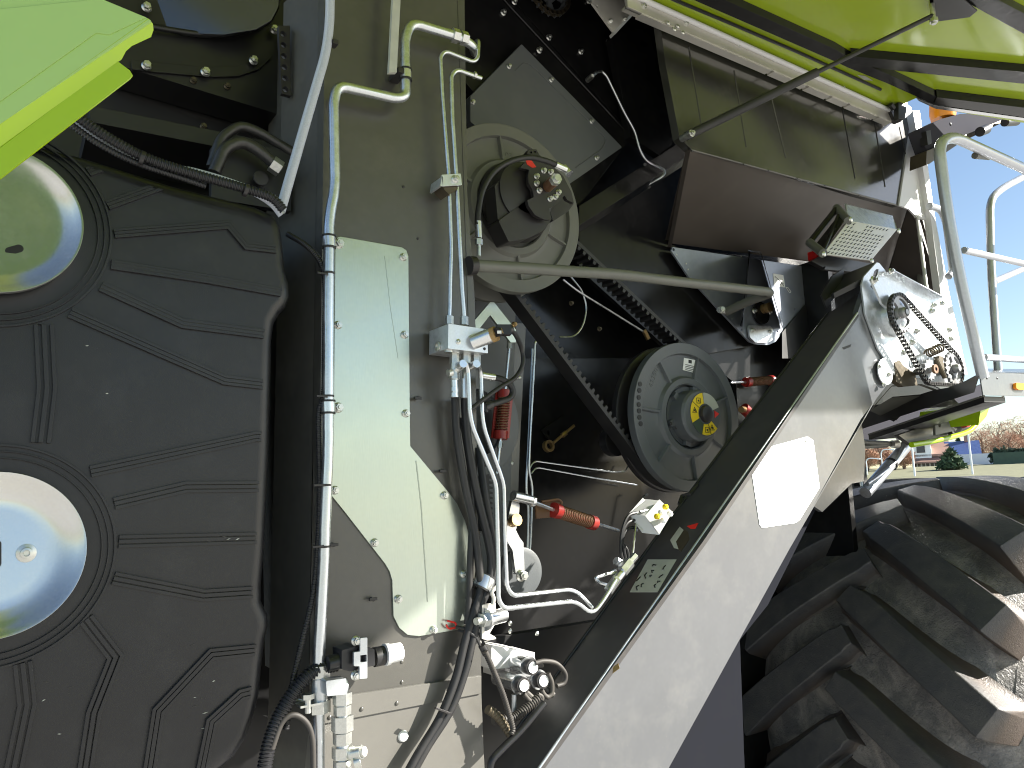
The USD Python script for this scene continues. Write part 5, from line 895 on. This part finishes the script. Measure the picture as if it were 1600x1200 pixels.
part('black_strut', prism([P(1333, 698, 1.95), P(1346, 700, 1.95), P(1358, 760, 1.95), P(1344, 760, 1.95)], [0, .03, 0]), 'black_paint', H, 'black strut behind the tyre'); part('silver_rod', cyl(P(1344, 695, 1.92), P(1347, 760, 1.92), .008, 10), 'tube_steel', H)

# ---- handrails, mirror arm
part('handrail', tube([(1700, 335), (1606, 266), (1488, 213), (1466, 224), (1480, 330), (1503, 450), (1536, 590)], 1.2, .0185, .09, 18), 'rail_steel', H, 'front ladder handrail with a rounded top')
part('handrail', tube([(1600, 276), (1566, 294), (1546, 312), (1549, 430), (1560, 585)], 1.42, .0155, .12, 16), 'rail_steel', H, 'inner handrail behind the front one')
part('rail_bar', [cyl(P(1506, 391, 1.3), P(1640, 421, 1.3), .0125, 12), cyl(P(1538, 558, 1.3), P(1640, 565, 1.3), .0125, 12), cyl(P(1553, 440, 1.42), P(1640, 402, 1.5), .014, 12)], 'rail_steel', H, 'cross bars of the ladder rail')
part('handrail', tube([(1452, 322), (1470, 327), (1478, 345), (1489, 424), (1482, 432)], 1.6, .015, .05, 14), 'rail_steel', H, 'short handrail beside the white post')
part('rail_stop', [cyl(P(1523, 243, 1.22), P(1546, 245, 1.22), .012, 10)], 'cast_olive', H)
ma = part('lamp_arm', [slab([(1436, 202), (1470, 186), (1500, 178), (1566, 176), (1600, 160), (1566, 187), (1500, 214), (1448, 236)], 1.55, .05)], 'matte_dark', H, 'dark arm carrying lamps above the handrail')
part('lower_edge', slab([(1448, 236), (1500, 214), (1566, 187), (1570, 190), (1502, 222), (1452, 256), (1447, 258)], 1.53, .07), 'chain_rust', ma); part('arm_hinge', slab([(1447, 205), (1454, 203), (1456, 224), (1450, 226)], 1.53, .03), 'black_paint', ma); bolts(ma, [(1485, 194)], 1.55, .008, 'black_paint', 'dome')
part('beacon', rev([(0, 0), (.05, 0), (.055, .03), (.05, .08), (.02, .1), (0, .1)], P(1474, 187, 1.6), [0, 0, 1], 24), 'orange_lens', ma, 'amber beacon'); part('work_lamp', [cyl(P(1531, 206, 1.5), P(1541, 202, 1.5), .022, 14), cyl(P(1570, 191, 1.5), P(1588, 190, 1.5), .02, 14)], 'black_paint', ma)

# ================================================================ front wheel
WX, WZ, WR = 3.535, .9496, .95; W0, W1 = 1.2587, 2.2349; WM = (W0 + W1) / 2
wh = UsdGeom.Xform.Define(stage, numbered(pth(H), 'front_wheel')); wh = wh.GetPrim(); tag(wh, label='big lugged front tyre with deep chevron tread')
LUGH = .068
def base_r(t): # t from -1 (outer) to 1 (inner)
    return WR - LUGH - .018 * abs(t) ** 2 - .075 * abs(t) ** 5 - .03 * abs(t) ** 12
tt = np.linspace(-1, 1, 41); prof = [(base_r(t), WM + t * (W1 - W0) / 2) for t in tt]
side = [(.735, .03), (.70, .045), (.66, .052), (.58, .04), (.52, .015), (.47, -.03), (.43, -.09)]
full = [(r, W0 - o) for r, o in side[::-1]] + prof + [(r, W1 + o) for r, o in side]
def wrev(profile, n=240):
    p = np.array(profile); a = np.linspace(0, 2 * np.pi, n, endpoint=False); m = len(p)
    V = np.stack([WX - p[None, :, 0] * np.cos(a)[:, None], np.broadcast_to(p[None, :, 1], (n, m)), WZ + p[None, :, 0] * np.sin(a)[:, None]], -1).reshape(-1, 3)
    Fc = []
    for i in range(n):
        j = (i + 1) % n
        for k in range(m - 1): Fc.append((i * m + k, i * m + k + 1, j * m + k + 1, j * m + k))
    mm = trimesh.Trimesh(V, np.vstack([np.array(Fc)[:, [0, 1, 2]], np.array(Fc)[:, [0, 2, 3]]]), process=False); return mm
tm = wrev(full); tm.fix_normals(); part('tyre', tm, 'tyre_rubber', wh, smooth=40)
part('rim', [wrev([(.44, W0 + .05), (.44, W0 + .1), (.38, W0 + .16), (.2, W0 + .2), (.02, W0 + .2)], 72)], 'lime', wh)
def lug(th0, s):
    """one lug; s=-1 outer half, +1 inner half; th0 = angle of its nose (deg)"""
    if s < 0: ctrl = [(1.80, 0), (1.70, -3.6), (1.58, -8.6), (1.46, -13.6), (1.34, -18.6), (1.262, -22), (1.222, -23.4)]
    else: ctrl = [(1.755, 0), (1.84, -4.2), (1.94, -9.4), (2.05, -15), (2.15, -20.5), (2.232, -25), (2.272, -27)]
    c = np.array(ctrl); k = spline(np.c_[c, np.zeros(len(c))], 4)[:, :2]; n = len(k)
    Y, T = k[:, 0], np.radians(th0 + k[:, 1]); t_ = (Y - WM) / ((W1 - W0) / 2)
    top = WR - .006 * np.clip(np.abs(t_), 0, 1) ** 2 - np.where(np.abs(t_) > 1, (np.abs(t_) - 1) * 2.2, 0) ; bot = np.array([base_r(np.clip(t, -1, 1)) for t in t_]) - .02 - np.where(np.abs(t_) > 1, (np.abs(t_) - 1) * 1.2, 0)
    arc = np.stack([Y, T * WR], 1); d = np.gradient(arc, axis=0); d /= np.linalg.norm(d, axis=1, keepdims=True); nn = np.stack([-d[:, 1], d[:, 0]], 1)
    f = np.linspace(0, 1, n); wt = .050 + .013 * f - .008 * (f < .06); wb = wt + .036 + .016 * (1 - f); V = []
    for i in range(n):
        # outline round the lug: base, flank, top edge, top edge, flank, base
        for off, r_ in [(-wb[i], bot[i]), (-wt[i] - .012, bot[i] + .028), (-wt[i], top[i] - .004), (-wt[i] + .004, top[i]), (wt[i] - .004, top[i]), (wt[i], top[i] - .004), (wt[i] + .012, bot[i] + .028), (wb[i], bot[i])]:
            yy = Y[i] + nn[i, 0] * off; th = T[i] + nn[i, 1] * off / WR; yy = np.clip(yy, W0 - .036, W1 + .036); V.append([WX - r_ * math.cos(th), yy, WZ + r_ * math.sin(th)])
    m = 8; Fc = []
    for i in range(n - 1):
        for j in range(m - 1): a = i * m + j; Fc += [(a, a + 1, a + m + 1), (a, a + m + 1, a + m)]
    for e in (0, (n - 1) * m): Fc += [(e, e + j, e + j + 1) for j in range(1, m - 1)]
    q = trimesh.Trimesh(V, Fc, process=False); q.fix_normals(); return q
for k in range(18):
    part('tread_lug', lug(33.6 + 20 * k, -1), 'lug_rubber', wh, smooth=30); part('tread_lug', lug(24.2 + 20 * k, 1), 'lug_rubber', wh, smooth=30)
part('axle_housing', [cyl((WX, W1 - .2, WZ), (WX, 3.2, WZ), .16, 24)], 'dark_paint', H)
